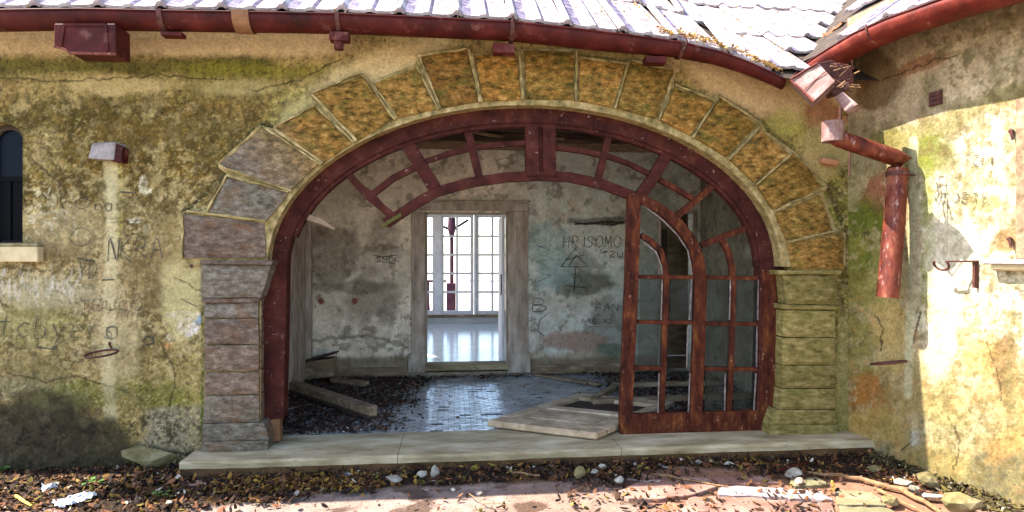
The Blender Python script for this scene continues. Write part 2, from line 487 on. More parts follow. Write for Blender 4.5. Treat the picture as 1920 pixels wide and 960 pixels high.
M['paving'] = noisy('pink_flagstone', [(0.3, (0.12, 0.055, 0.038)), (0.5, (0.19, 0.10, 0.075)), (0.7, (0.27, 0.18, 0.145))], 4, 8, rand=0.2, bd=0.006,
                    stops2=(0.07, 0.04, 0.025), scale2=13, thr=(0.6, 0.72))
M['bark'] = noisy('brown_branch', [(0.3, (0.09, 0.045, 0.02)), (0.7, (0.3, 0.17, 0.08))], 20, bd=0.006)
M['plastic'] = noisy('crumpled_white_plastic', [(0.3, (0.4, 0.4, 0.42)), (0.7, (0.75, 0.75, 0.76))], 18, rough=0.35, spec=0.5)
M['yellow'] = noisy('yellow_stick', [(0.3, (0.5, 0.3, 0.04)), (0.7, (0.6, 0.42, 0.1))], 18)
M['green'] = noisy('fresh_green_leaf', [(0.3, (0.04, 0.10, 0.015)), (0.7, (0.09, 0.2, 0.03))], 30)
M['mossy'] = noisy('green_yellow_moss', [(0.3, (0.035, 0.035, 0.006)), (0.7, (0.10, 0.085, 0.018))], 30, bd=0.01)
M['ochre'] = noisy('ochre_sill_stone', [(0.3, (0.36, 0.27, 0.14)), (0.7, (0.58, 0.47, 0.27))], 8)
M['violet'] = noisy('violet_brown_paint', [(0.3, (0.025, 0.007, 0.014)), (0.7, (0.06, 0.018, 0.035))], 8)
M['concrete'] = noisy('grey_concrete', [(0.3, (0.15, 0.12, 0.115)), (0.7, (0.32, 0.28, 0.26))], 14, bd=0.008)
for k_ in ('ink', 'inkteal'):
    nt = M[k_].node_tree; o_ = nt.nodes['Material Output']; b = nt.nodes['Principled BSDF']
    tr = nt.nodes.new('ShaderNodeBsdfTransparent'); mx = nt.nodes.new('ShaderNodeMixShader')
    fc = ramp(nt, noise(nt, 22, 4, .7), [(0.34, (.45,) * 3), (0.58, (1.0,) * 3)])
    nt.links.new(fc, mx.inputs[0]); nt.links.new(tr.outputs[0], mx.inputs[1]); nt.links.new(b.outputs[0], mx.inputs[2]); nt.links.new(mx.outputs[0], o_.inputs[0])
m, nt, b = new_mat('dark_window_glass', 0.25, 0.06)
b.inputs['Base Color'].default_value = (0.002, 0.004, 0.009, 1); M['glass'] = m
m, nt, b = new_mat('dusty_old_pane', 0.3, 0.35)
b.inputs['Base Color'].default_value = (0.05, 0.052, 0.045, 1)
tr = nt.nodes.new('ShaderNodeBsdfTransparent'); tr.inputs[0].default_value = (.72, .76, .74, 1); mx = nt.nodes.new('ShaderNodeMixShader')
nt.links.new(ramp(nt, noise(nt, 6, 5, .7), [(0.35, (.06,) * 3), (0.7, (.34,) * 3)]), mx.inputs[0]); nt.links.new(tr.outputs[0], mx.inputs[1]); nt.links.new(b.outputs[0], mx.inputs[2]); nt.links.new(mx.outputs[0], nt.nodes['Material Output'].inputs[0]); M['dustyglass'] = m
m, nt, b = new_mat('unlit_interior_glass', 0.4, 0.03)
b.inputs['Base Color'].default_value = (0.003, 0.003, 0.004, 1); M['blackpane'] = m
m, nt, b = new_mat('leaf_litter', 0.85, 0.2)
vc = nt.nodes.new('ShaderNodeVertexColor'); vc.layer_name = 'paint'; nt.links.new(vc.outputs[0], b.inputs['Base Color']); M['leaves'] = m

# ------------------------------------------------------------------ eaves: measured gutter lip
LIPY = -0.45
lip_px = [(-160, 21), (0, 19), (150, 17), (300, 20), (480, 23), (640, 26), (800, 33), (900, 38), (960, 41), (1080, 54), (1180, 66), (1280, 80), (1350, 97), (1400, 115), (1440, 133), (1474, 150)]
lip = [at(x, y, LIPY) for x, y in lip_px]
def eave_z(x):
    if x <= lip[0].x: return lip[0].z
    for a, b in zip(lip[:-1], lip[1:]):
        if x <= b.x:
            t = (x - a.x) / (b.x - a.x); return a.z + (b.z - a.z) * t
    return lip[-1].z
EZX = np.array([p.x for p in lip]); EZZ = np.array([p.z for p in lip])
SLOPE = 0.70

# ================================================================== SETTING
# ------------------------------------------------------------------ front wall
def in_arch(x, z, grow):
    """opening measured on the wall: elliptic head and straight sides, grown by a margin in metres"""
    a = at(983 - 482, 500); b = at(983 + 482, 500); t = at(1000, 197)
    cx = (a.x + b.x) / 2; rx = (b.x - a.x) / 2 + grow; rz = t.z - a.z + grow; zc = a.z
    return np.where(z > zc, ((x - cx) / rx) ** 2 + ((z - zc) / rz) ** 2 < 1, np.abs(x - cx) < rx)

def paint_front(X, Y, P):
    p = Painter(X, Y, (172, 146, 94), 101, k=0.54)
    p.mottle(1.2, 0.3)
    p.blob(200, 330, 330, 110, (118, 96, 42), 0.85, f=1.2)
    p.blob(330, 250, 190, 80, (132, 100, 44), 0.6)
    p.band(176, 330, -80, 620, (128, 104, 44), 0.6, 20, 16)
    p.band(185, 250, -80, 300, (84, 78, 26), 0.6, 26, 14, brk=0.3)
    p.band(108, 150, -80, 500, (104, 100, 42), 0.85, 14, 10)
    p.band(120, 150, 320, 640, (140, 128, 44), 0.75, 12, 10)
    p.band(138, 180, 40, 330, (182, 160, 104), 0.85, 10, 8)
    p.band(150, 190, 320, 640, (158, 140, 82), 0.75, 12, 10)
    p.band(20, 108, -80, 620, (198, 170, 124), 0.97, 9, 8, f=0.7)
    p.blob(720, 130, 150, 50, (196, 172, 122), 0.95, 0.3, rot=-0.35)
    p.blob(560, 200, 70, 30, (190, 176, 108), 0.8, 0.5, rot=-0.5)
    p.band(400, 620, -80, 380, (172, 150, 108), 0.75, 40, 40)
    p.band(500, 560, -80, 160, (186, 172, 140), 0.75, 18, 12, brk=0.2)
    p.band(560, 700, -80, 380, (160, 145, 98), 0.6, 40, 30)
    p.band(585, 640, -60, 120, (150, 146, 82), 0.7, 20, 20)
    p.speck(9, 0.50, 0.62, (92, 74, 34), 0.75, area=sst(140, 260, Y) * (1 - sst(640, 800, Y)) * (1 - sst(700, 900, X)))
    p.speck(5, 0.55, 0.65, (196, 180, 130), 0.55, area=sst(330, 430, Y) * (1 - sst(600, 720, Y)) * (1 - sst(400, 500, X)))
    # the water streak below the broken bracket
    p.line([(208, 308), (210, 420), (206, 560), (202, 700), (208, 800)], 13, (206, 192, 140), 0.75, 5)
    p.line([(225, 305), (226, 460)], 6, (214, 200, 120), 0.6, 3)
    p.blob(210, 560, 60, 70, (196, 172, 128), 0.55)
    p.blob(345, 560, 40, 90, (206, 190, 128), 0.8, 0.5)
    p.blob(350, 690, 40, 120, (176, 158, 96), 0.7, 0.5)
    p.blob(300, 690, 90, 50, (158, 138, 82), 0.6)
    # flaked white plaster
    for cx, cy, rx, ry, cl in ((268, 346, 9, 16, (240, 232, 205)), (276, 358, 10, 6, (244, 238, 220)), (252, 412, 13, 6, (240, 236, 214)), (275, 426, 8, 7, (236, 228, 200)),
                               (345, 590, 34, 9, (232, 224, 222)), (352, 612, 20, 18, (238, 228, 236)), (318, 634, 9, 12, (232, 216, 190)), (310, 648, 10, 5, (220, 150, 90)),
                               (100, 375, 6, 12, (220, 208, 170)), (60, 410, 7, 10, (216, 206, 180)), (112, 395, 16, 4, (220, 212, 180)), (70, 360, 7, 9, (206, 192, 150)), (370, 600, 8, 8, (130, 170, 220))):
        p.blob(cx, cy, rx, ry, cl, 0.95, 0.45, 0.12, 14, dh=-0.006)
    # lower left: plaster gone, dark wet rubble core; green edge; grey patch by the pillar
    p.band(705, 745, -80, 130, (138, 130, 104), 0.85, 16, 7)
    p.blob(110, 800, 60, 40, (92, 74, 62), 0.5)
    p.band(715, 770, 90, 360, (112, 116, 44), 0.75, 18, 12)
    p.band(765, 860, 250, 380, (148, 138, 116), 0.92, 18, 8)
    p.blob(225, 790, 40, 60, (150, 130, 76), 0.9, 0.4)
    p.blob(260, 860, 50, 25, (72, 66, 34), 0.8)
    p.speck(7, 0.56, 0.62, (66, 60, 44), 0.8, area=sst(755, 790, Y) * (1 - sst(390, 420, X)))
    p.line([(378, 440), (380, 640), (379, 860)], 3, (96, 110, 34), 0.9, 2)
    p.line([(343, 400), (425, 325), (408, 310), (490, 232), (512, 240), (590, 196), (583, 175), (680, 135)], 4, (48, 52, 24), 0.9, 2)
    # right of the arch
    mR = sst(1150, 1250, X)
    p.mix(mR, (190, 160, 112))
    p.blob(1390, 165, 130, 40, (204, 170, 122), 0.9, 0.3, rot=0.45)
    p.blob(1500, 240, 60, 50, (168, 160, 70), 0.8)
    p.blob(1540, 215, 45, 36, (176, 118, 82), 0.9, 0.4, 0.2, dh=-0.006)
    p.blob(1560, 400, 60, 110, (130, 134, 48), 0.85)
    p.band(470, 840, 1450, 1700, (122, 118, 44), 0.9, 30, 30)
    p.speck(6, 0.52, 0.62, (176, 158, 84), 0.6, area=mR)
    p.speck(8, 0.55, 0.62, (86, 90, 26), 0.6, area=mR * sst(330, 420, Y))
    p.line([(1265, 158), (1345, 195), (1350, 178), (1430, 232), (1490, 285), (1550, 350), (1588, 440)], 5, (60, 58, 26), 0.8, 3)
    # darker band at the bottom, cracks
    p.band(845, 960, -80, 400, (40, 33, 22), 0.85, 8, 8)
    p.line([(355, 520), (372, 528)], 3, (66, 50, 30), 0.9, 2)
    p.line([(1578, 560), (1582, 590), (1578, 610)], 3, (50, 46, 24), 0.9, 3)
    p.speck(22, 0.56, 0.66, (70, 56, 26), 0.6)
    p.speck(26, 0.58, 0.68, (216, 198, 146), 0.45, area=sst(150, 260, Y))
    p.speck(3, 0.52, 0.66, (190, 170, 118), 0.35, area=sst(170, 260, Y) * (1 - sst(690, 740, Y)))
    ar = sst(120, 200, Y) * (1 - sst(660, 760, Y))
    p.speck(4, .54, .60, (188, 168, 122), .45, area=ar * (1 - sst(380, 460, X)))
    p.speck(11, .56, .62, (214, 196, 150), .5, area=ar * sst(300, 380, Y))
    p.speck(13, .54, .60, (74, 62, 28), .6, area=ar)
    p.speck(3.4, .56, .60, (92, 80, 40), .45, area=ar)
    p.blob(120, 440, 70, 40, (190, 172, 130), .5, .9); p.blob(60, 600, 80, 40, (176, 164, 112), .5, .9); p.blob(300, 520, 60, 60, (122, 100, 64), .55, .9); p.blob(250, 250, 90, 26, (116, 92, 44), .5, .9)
    p.blob(90, 470, 50, 26, (130, 106, 72), .5, .9); p.blob(290, 560, 30, 36, (98, 82, 50), .5, .9); p.blob(60, 690, 90, 26, (124, 112, 70), .6, .8)
    p.mottle(6, 0.34)
    p.streak(6, 0.8, 0.22 )
    p.streak(22, 1.5, 0.16)
    p.mottle(24, 0.36)
    p.c = p.c ** 1.04 * 1.12
    p.band(20, 100, -80, 640, (244, 214, 168), 0.85, 7, 8, f=0.7)
    p.blob(720, 128, 130, 34, (236, 208, 156), 0.8, 0.25, rot=-0.35)
    p.blob(1390, 165, 120, 32, (246, 210, 160), 0.9, 0.25, rot=0.45)
    p.line([(208, 310), (211, 420), (206, 560), (203, 700), (208, 780)], 12, (236, 222, 176), 0.6, 6)
    p.blob(215, 600, 36, 110, (214, 196, 150), .45, .8); p.blob(340, 560, 36, 80, (232, 218, 160), .6, .7); p.blob(110, 550, 120, 26, (206, 196, 160), .45, .9); p.blob(330, 450, 40, 40, (176, 152, 104), .5, .8)
    p.blob(600, 190, 80, 26, (216, 200, 140), .6, .6, rot=-.5); p.blob(240, 160, 90, 16, (214, 190, 136), .7, .7); p.blob(440, 165, 70, 14, (196, 176, 120), .6, .7)
    p.blob(1520, 190, 60, 40, (232, 200, 150), .85, .5); p.blob(1545, 215, 34, 34, (176, 112, 76), .8, .5, .2); p.blob(1480, 225, 40, 26, (206, 196, 110), .6, .6); p.blob(1545, 290, 40, 50, (206, 184, 126), .7, .7)
    p.blob(1580, 700, 18, 130, (180, 170, 110), .5, .8)
    for c_ in ([(640, 110), (560, 150), (470, 170)], [(60, 300), (110, 340), (120, 400)], [(300, 640), (330, 700), (320, 760)], [(10, 700), (90, 716), (150, 705), (240, 735)], [(0, 148), (120, 152), (300, 141), (420, 150)], [(330, 520), (376, 545)]):
        p.line(c_, 1.6, (60, 50, 28), .75, 6, dh=-.004)
    rr = random.Random(4)
    for i in range(70):
        sx_ = rr.uniform(-10, 150); sy_ = rr.gauss(528, 14)
        p.line([(sx_, sy_), (sx_ + rr.gauss(0, 3), sy_ + rr.uniform(4, 24))], rr.uniform(1, 2.2), (222, 214, 196), rr.uniform(.3, .7), 2)
    for i in range(40):
        sx_ = rr.gauss(92, 26); sy_ = rr.gauss(395, 22)
        p.line([(sx_, sy_), (sx_ + rr.gauss(0, 8), sy_ + rr.gauss(0, 8))], rr.uniform(1, 2), (222, 212, 182), rr.uniform(.3, .75), 2)
    for i in range(60):
        sx_ = rr.uniform(-10, 370); sy_ = rr.uniform(350, 700)
        p.line([(sx_, sy_), (sx_ + rr.gauss(0, 14), sy_ + rr.gauss(0, 10))], rr.uniform(.8, 1.5), (74, 62, 42), rr.uniform(.2, .6), 4)
    for i in range(26):
        sx_ = rr.uniform(150, 260); sy_ = rr.uniform(540, 590)
        p.line([(sx_, sy_), (sx_ + rr.gauss(0, 2), sy_ + rr.uniform(6, 16))], 1.4, (120, 84, 60), .6, 2)
    p.band(745, 960, -80, 150, (62, 56, 38), 0.93, 26, 14, f=1.6)
    p.blob(160, 850, 80, 66, (64, 57, 38), 0.9, 0.5, 0.25)
    p.blob(60, 830, 90, 50, (78, 64, 50), 0.5, .8)
    p.speck(5, .56, .64, (104, 94, 70), .5, area=sst(745, 790, Y) * (1 - sst(180, 240, X)))
    p.band(722, 762, -80, 260, (120, 118, 74), .55, 20, 10, brk=.2)
    p.speck(9, .57, .66, (30, 27, 18), .6, area=sst(745, 790, Y) * (1 - sst(180, 240, X)))
    p.h += (fbm(X / 100, Y / 100, 1.0, 5, 5) - 0.5) * 0.012 + (fbm(X / 100, Y / 100, 9, 9, 4) - 0.5) * 0.005
    low = sst(735, 750, Y + (p.n(1.6) - .5) * 50) * (1 - sst(170, 230, X))
    p.h -= low * (0.02 - 0.03 * fbm(X / 100, Y / 100, 4, 77, 4))
    return p

WL = -4.6
wx0, wx1 = WL, C.x + 0.02
step = 0.0085
nu, nv = int((wx1 - wx0) / step), int(3.85 / step)
lw = at(44, 455); lwt = at(12, 231)
LWX1 = lw.x; LWX0 = at(-30, 300).x; LWZ0 = lw.z; LWZT = lwt.z
def front_keep(cc):
    x, z = cc[:, 0], cc[:, 2]
    k = ~in_arch(x, z, 0.05)
    rx = (LWX1 - LWX0) / 2; cx = (LWX1 + LWX0) / 2; zs = LWZT - rx * 1.0
    w = (np.abs(x - cx) < rx) & (z > LWZ0) & ((z < zs) | (((x - cx) / rx) ** 2 + ((z - zs) / rx) ** 2 < 1))
    k &= ~w
    k &= z < np.interp(x, EZX, EZZ) + 0.24
    return k
fw = grid_wall('front_wall', (wx0, 0, -0.35), ((wx1 - wx0) / nu, 0, 0), (0, 0, 3.85 / nv), nu, nv, (0, -1, 0), paint_front, front_keep, 0.35, M['wall'])
tag(fw, 'weathered mossy yellow plaster wall around the wide stone arch', 'wall')

# ------------------------------------------------------------------ wing wall
def paint_wing(X, Y, P):
    p = Painter(X, Y, (176, 156, 118), 301, k=0.46)
    p.mottle(1.3, 0.25)
    p.band(-200, 245, 1560, 2300, (172, 150, 122), 0.8, 30, 30)
    p.blob(1640, 150, 48, 62, (138, 104, 68), 0.9, 0.4, 0.12, dh=-0.006)
    p.blob(1720, 128, 60, 16, (168, 116, 80), 0.8, 0.6, 0.2, rot=-0.35)
    p.line([(1640, 70), (1760, 40), (1900, -10)], 8, (120, 100, 74), 0.5, 8)
    p.blob(1880, 70, 70, 30, (124, 100, 74), 0.6, 0.5, rot=-0.4)
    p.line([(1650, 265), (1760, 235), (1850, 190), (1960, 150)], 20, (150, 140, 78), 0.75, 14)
    p.blob(1600, 330, 40, 50, (186, 172, 128), 0.8)
    p.blob(1655, 370, 46, 46, (172, 112, 82), 0.85, 0.35, 0.12, rot=0.9, dh=-0.005)
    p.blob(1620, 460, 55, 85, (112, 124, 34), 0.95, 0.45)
    p.blob(1745, 290, 40, 40, (140, 136, 58), 0.85)  # cast shade near the corner, painted as a green patch
    p.blob(1600, 640, 60, 180, (160, 150, 76), 0.8)
    p.blob(1660, 600, 34, 50, (206, 176, 106), 0.85, 0.5, 0.15)
    p.blob(1620, 745, 42, 55, (190, 122, 56), 0.85, 0.5)
    p.blob(1690, 720, 40, 120, (166, 144, 84), 0.7)
    p.blob(1700, 800, 60, 60, (188, 160, 104), 0.8)
    p.line([(1713, 262), (1712, 420), (1706, 600), (1702, 720)], 8, (204, 196, 152), 0.9, 2)
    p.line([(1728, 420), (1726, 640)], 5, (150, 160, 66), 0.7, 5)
    p.blob(1840, 470, 130, 330, (255, 246, 214), 0.85, 0.4)  # cream wash on the sunlit part, whitened to carry the sun's glare
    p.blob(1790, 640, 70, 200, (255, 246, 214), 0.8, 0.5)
    p.blob(1845, 670, 50, 40, (222, 176, 104), 0.8)
    p.blob(1760, 690, 40, 60, (216, 196, 140), 0.7)
    p.blob(1885, 690, 22, 55, (168, 142, 104), 0.9, 0.5, 0.12, dh=-0.006)
    p.blob(1890, 840, 30, 36, (208, 152, 84), 0.85)
    p.blob(1890, 450, 26, 26, (206, 176, 138), 0.8)
    p.blob(1850, 380, 36, 18, (176, 176, 120), 0.5)
    p.blob(1790, 820, 90, 50, (206, 200, 176), 0.8)
    p.blob(1870, 910, 70, 60, (150, 146, 126), 0.85, 0.5)
    p.blob(1760, 880, 60, 30, (150, 142, 70), 0.8)
    p.blob(1900, 560, 36, 30, (224, 226, 232), 0.85)
    p.line([(1920, 60), (1850, 100), (1800, 120), (1765, 128)], 2, (110, 84, 60), 0.8, 5)
    p.line([(1728, 585), (1718, 612), (1714, 640), (1706, 655)], 2.2, (60, 48, 30), 0.9, 3)
    p.line([(1690, 845), (1705, 832), (1728, 815)], 2.2, (50, 44, 30), 0.9, 2)
    p.line([(1910, 885), (1903, 915), (1900, 940)], 3, (40, 34, 26), 0.9, 2)
    p.blob(1718, 822, 10, 16, (214, 222, 232), 0.8, 0.3)  # sunlit wedge at the wall base, painted as a pale spot
    p.speck(5, 0.56, 0.64, (206, 186, 140), 0.6)
    p.speck(9, 0.58, 0.66, (110, 100, 50), 0.5)
    p.speck(6, 0.60, 0.66, (206, 150, 90), 0.5, area=sst(500, 600, Y))
    p.band(900, 1100, 1560, 2300, (120, 112, 84), 0.5, 30, 20)
    p.band(-200, 215, 1500, 2300, (228, 198, 156), 0.6, 26, 24)
    p.blob(1640, 150, 46, 60, (134, 100, 62), 0.8, 0.4, 0.12)
    p.blob(1735, 118, 60, 12, (170, 112, 72), 0.8, 0.6, 0.2, rot=-0.35)
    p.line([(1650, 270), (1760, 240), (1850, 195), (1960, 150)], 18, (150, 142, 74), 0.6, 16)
    p.blob(1745, 292, 42, 34, (118, 124, 40), 0.85)  # the same green shade painted again, darker
    p.band(690, 1100, 1700, 2300, (176, 156, 96), 0.7, 40, 50)  # lower wall painted darker, as if the sun were weaker there
    p.blob(1800, 800, 80, 40, (186, 178, 142), 0.7); p.blob(1870, 900, 70, 60, (118, 112, 86), 0.85, 0.5); p.blob(1885, 835, 30, 30, (206, 158, 96), 0.55, .9); p.blob(1845, 668, 46, 34, (226, 188, 122), 0.55, .9)
    p.blob(1885, 690, 22, 55, (150, 122, 86), 0.7, 0.8, 0.3); p.blob(1890, 452, 24, 22, (176, 138, 96), 0.85, .6); p.blob(1815, 620, 20, 30, (236, 214, 160), .5, .9); p.blob(1865, 585, 28, 20, (236, 206, 140), .5, .9)
    p.blob(1850, 385, 40, 16, (196, 186, 120), 0.6); p.blob(1750, 580, 14, 60, (170, 160, 90), .6, .8); p.blob(1765, 770, 40, 30, (200, 182, 116), .6, .9)
    p.streak(8, 1.0, 0.22)
    p.streak(20, 2.0, 0.14)
    p.speck(3, .52, .62, (150, 140, 96), .55, area=sst(1715, 1735, X)); p.speck(7, .56, .63, (128, 110, 66), .6, area=sst(1715, 1735, X)); p.speck(5, .57, .62, (188, 152, 100), .35, area=sst(1715, 1735, X) * sst(560, 640, Y))  # grey and green patches painted in to break up the sunlight
    p.line([(1738, 300), (1742, 420), (1738, 560)], 12, (150, 158, 62), .6, 10); p.line([(1900, 560), (1893, 700), (1886, 820)], 7, (140, 128, 84), .5, 10)  # streaks painted in against the even sunlight
    p.blob(1790, 480, 50, 90, (255, 248, 222), .6, .8); p.blob(1760, 640, 26, 90, (255, 246, 214), .6, .8)  # brightest part of the sun patch painted paler still
    p.blob(1665, 520, 34, 60, (206, 190, 120), .55, .8); p.blob(1680, 640, 30, 60, (224, 196, 130), .6, .8); p.blob(1640, 800, 60, 34, (196, 170, 96), .6, .8); p.line([(1713, 262), (1712, 420), (1706, 600), (1702, 740)], 8, (224, 218, 176), .8, 3)
    for c_ in ([(1650, 150), (1700, 135), (1760, 110), (1800, 100)], [(1850, 640), (1870, 700), (1880, 750)], [(1640, 590), (1655, 620), (1650, 660)], [(1780, 780), (1800, 830), (1790, 880)]):
        p.line(c_, 1.6, (70, 54, 34), .8, 7, dh=-.004)
    p.mottle(6, 0.22); p.mottle(20, 0.22)
    p.h += (fbm(X / 100, Y / 100, 1.0, 25, 5) - 0.5) * 0.014 + (fbm(X / 100, Y / 100, 9, 29, 4) - 0.5) * 0.005
    return p
WLEN = 3.2
def wing_keep(cc):
    t = (cc - np.array(C)) @ np.array(WD)
    q = at(0, 0)
    X, Y = to_px(cc)
    k = ~((t > WWT0) & (t < WWT0 + 0.9) & (cc[:, 2] > WWZ0) & (cc[:, 2] < WWZ1))
    return k
wp = wing(1911, 486); WWT0 = (wp - C).dot(WD); WWZ0 = wp.z; WWZ1 = wing(1911, 186).z
nu2 = int(WLEN / 0.009); nv2 = int(4.0 / 0.009)
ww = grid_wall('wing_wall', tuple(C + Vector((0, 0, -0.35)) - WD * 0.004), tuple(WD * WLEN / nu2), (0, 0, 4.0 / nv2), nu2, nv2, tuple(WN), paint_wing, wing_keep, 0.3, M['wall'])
tag(ww, 'sunlit peeling plaster side wall behind the red downpipe, meeting the arch wall at the right', 'wall')

# ------------------------------------------------------------------ ground
def paint_ground(X, Y, P):
    x, y = P[:, 0], P[:, 1]
    S = 100.0
    p = Painter(x * S, y * S, (66, 48, 34), 501, k=0.36, stretch=1.0)
    p.mottle(2.0, 0.35)
    n = (fbm(x, y, 2.2, 601, 5) - 0.5) * 0.5
    edge = np.interp(x, [-4, -2.2, -1.3, -0.6, 0.3, 1.2, 1.8, 2.6, 4], [-1.02, -0.98, -0.80, -0.62, -0.60, -0.60, -0.42, -0.5, -1.2])
    m = 1 - sst(-0.03, 0.05, y - edge + n * 0.45)
    p.mix(m, (196, 164, 150))
    p.mix(m * sst(0.45, 0.6, fbm(x, y, 1.5, 631, 4)), (204, 178, 168))
    p.mix(m * sst(0.9, 1.6, x), (198, 146, 122))
    p.mix((1 - m) * sst(0.5, 0.62, fbm(x, y, 6, 651, 4)) * 0.7, (128, 92, 46))
    p.mix(m * sst(0.56, 0.63, fbm(x, y, 4, 661, 5)) * 0.8, (96, 70, 56))
    p.mottle(12, 0.3)
    p.h += (1 - m) * (0.018 + (fbm(x, y, 6, 671, 4) - 0.5) * 0.03) - 0.004
    far = sst(-1.4, -1.2, y)
    p.h *= far
    return p
gx0, gx1, gy0 = -4.6, 4.6, -2.4
ng, mg = int((gx1 - gx0) / 0.016), int(2.4 / 0.012)
yard = grid_wall('courtyard_ground', (gx0, gy0, -0.135), ((gx1 - gx0) / ng, 0, 0), (0, 2.4 / mg, 0), ng, mg, (0, 0, 1), paint_ground, None, 0, M['ground'])
tag(yard, 'dark earth and pale paving in front of the arch', None, None, 'structure')
MB().add([(-900, -900, -0.16), (900, -900, -0.16), (900, 900, -0.16), (-900, 900, -0.16)], [(0, 1, 2, 3)]).build('ground', noisy('dry_pale_earth', [(0.3, (0.25, 0.22, 0.17)), (0.7, (0.36, 0.32, 0.26))], 0.6))['kind'] = 'structure'

# broken flagstones: each a piece of the paving
pav = thing('paving', (1.5, -0.8, -0.13), None, None); pav['kind'] = 'structure'
def flag(pts, z0, zt, mat, tilt=0.0):
    n = len(pts)
    P = [Vector((a, b, zt + tilt * (a - pts[0][0]))) for a, b in pts]
    MB().prism(P, (0, 0, z0 - zt)).build('paving_slab', mat, pav, bevel=0.004)
def ragged(px_pts, amp=0.018):
    g = [gnd(x, y, -0.12) for x, y in px_pts]
    out = []
    for a, b in zip(g, g[1:] + g[:1]):
        k = max(2, int((b - a).length / 0.055))
        for i in range(k):
            q = a.lerp(b, i / k)
            out.append((q.x + rnd.uniform(-amp, amp), q.y + rnd.uniform(-amp, amp) * 0.8))
    return out
M['paving2'] = noisy('lilac_grey_flagstone', [(0.3, (0.17, 0.12, 0.11)), (0.5, (0.25, 0.19, 0.18)), (0.7, (0.34, 0.29, 0.28))], 4, 8, rand=0.12, bd=0.005, stops2=(0.09, 0.06, 0.045), scale2=11, thr=(0.6, 0.72))
M['paving3'] = noisy('mossy_flagstone', [(0.3, (0.08, 0.075, 0.035)), (0.5, (0.15, 0.13, 0.07)), (0.7, (0.26, 0.21, 0.14))], 5, 8, bd=0.006)
slabs = [([(1160, 922), (1215, 900), (1262, 893), (1330, 898), (1345, 915), (1290, 930), (1230, 938), (1175, 936)], 'paving'),
         ([(1352, 912), (1470, 916), (1476, 934), (1345, 928)], 'paving2'), ([(1480, 918), (1540, 922), (1560, 938), (1478, 936)], 'paving2'),
         ([(1290, 934), (1335, 930), (1472, 938), (1440, 965), (1260, 968)], 'paving'), ([(1476, 940), (1560, 942), (1572, 968), (1448, 966)], 'paving'),
         ([(1570, 920), (1640, 924), (1665, 950), (1570, 946)], 'paving3'), ([(1575, 950), (1668, 954), (1690, 975), (1580, 975)], 'paving3'),
         ([(1340, 896), (1420, 892), (1470, 905), (1350, 908)], 'paving'), ([(1480, 898), (1530, 896), (1555, 910), (1490, 913)], 'paving3'),
         ([(350, 903), (420, 897), (412, 908), (352, 911)], 'pinkrock'), ([(-40, 951), (130, 950), (160, 975), (-60, 975)], 'paving')]
for i, (pp, mt) in enumerate(slabs):
    flag(ragged(pp), -0.16, -0.114 + rnd.uniform(-0.004, 0.004), M[mt])
# courtyard paving nearer the viewer (reaches below the picture)
yy = -1.36
for r in range(4):
    xx = -4.3 + rnd.uniform(0, 0.4)
    while xx < 4.2:
        w = rnd.uniform(0.55, 0.95); h = 0.62
        a, b_ = xx + 0.012, xx + w - 0.012
        pts = []
        for (x0, y0), (x1, y1) in zip([(a, yy - h + .01), (b_, yy - h + .01), (b_, yy - .01), (a, yy - .01)], [(b_, yy - h + .01), (b_, yy - .01), (a, yy - .01), (a, yy - h + .01)]):
            for i in range(5):
                pts.append((x0 + (x1 - x0) * i / 5 + rnd.uniform(-.008, .008), y0 + (y1 - y0) * i / 5 + rnd.uniform(-.008, .008)))
        flag(pts, -0.16, -0.112 + rnd.uniform(-0.006, 0.006), M['paving' if rnd.random() < .6 else 'paving2'])
        xx += w
    yy -= 0.62

# ================================================================== STONE ARCH
def rough_stone(name, q, yf, dep, parent, n=10, amp=0.013, mat=None, seed=0, wobble=0.006):
    """q: 4 measured corners TL TR BR BL; rough rounded block"""
    r = random.Random(seed)
    ox, oz = r.uniform(0, 50), r.uniform(0, 50)
    c4 = [at(x, y, yf) for x, y in q]
    vs = []
    for j in range(n + 1):
        for i in range(n + 1):
            u, v = i / n, j / n
            e = min(u, 1 - u, v, 1 - v)
            a = c4[0].lerp(c4[1], u); b = c4[3].lerp(c4[2], u)
            p = a.lerp(b, v)
            nn = float(fbm(np.array([p.x + ox]), np.array([p.z + oz]), 7, 3, 4)[0]) - 0.5
            n2 = float(fbm(np.array([p.x + ox]), np.array([p.z + oz]), 18, 8, 3)[0]) - 0.5
            yo = -(nn * 1.6 + n2) * amp * 1.6
            if e < 1e-6:
                yo += 0.011
                p = p + Vector((n2 * wobble * 2, 0, nn * wobble * 2))
            elif e <= 1.01 / n:
                yo += 0.002
            vs.append((p.x, p.y + yo, p.z))
    fs = [(j * (n + 1) + i, j * (n + 1) + i + 1, (j + 1) * (n + 1) + i + 1, (j + 1) * (n + 1) + i) for j in range(n) for i in range(n)]
    ring = [i for i in range(n + 1)] + [j * (n + 1) + n for j in range(1, n + 1)] + [n * (n + 1) + i for i in range(n - 1, -1, -1)] + [j * (n + 1) for j in range(n - 1, 0, -1)]
    b0 = len(vs)
    for k in ring:
        vs.append((vs[k][0], yf + dep, vs[k][2]))
    m_ = len(ring)
    fs += [(ring[k], b0 + k, b0 + (k + 1) % m_, ring[(k + 1) % m_]) for k in range(m_)]
    fs.append(tuple(b0 + k for k in range(m_)))
    o = MB().add(vs, fs).build(name, mat or M['stone'], parent, smooth=False)
    return o

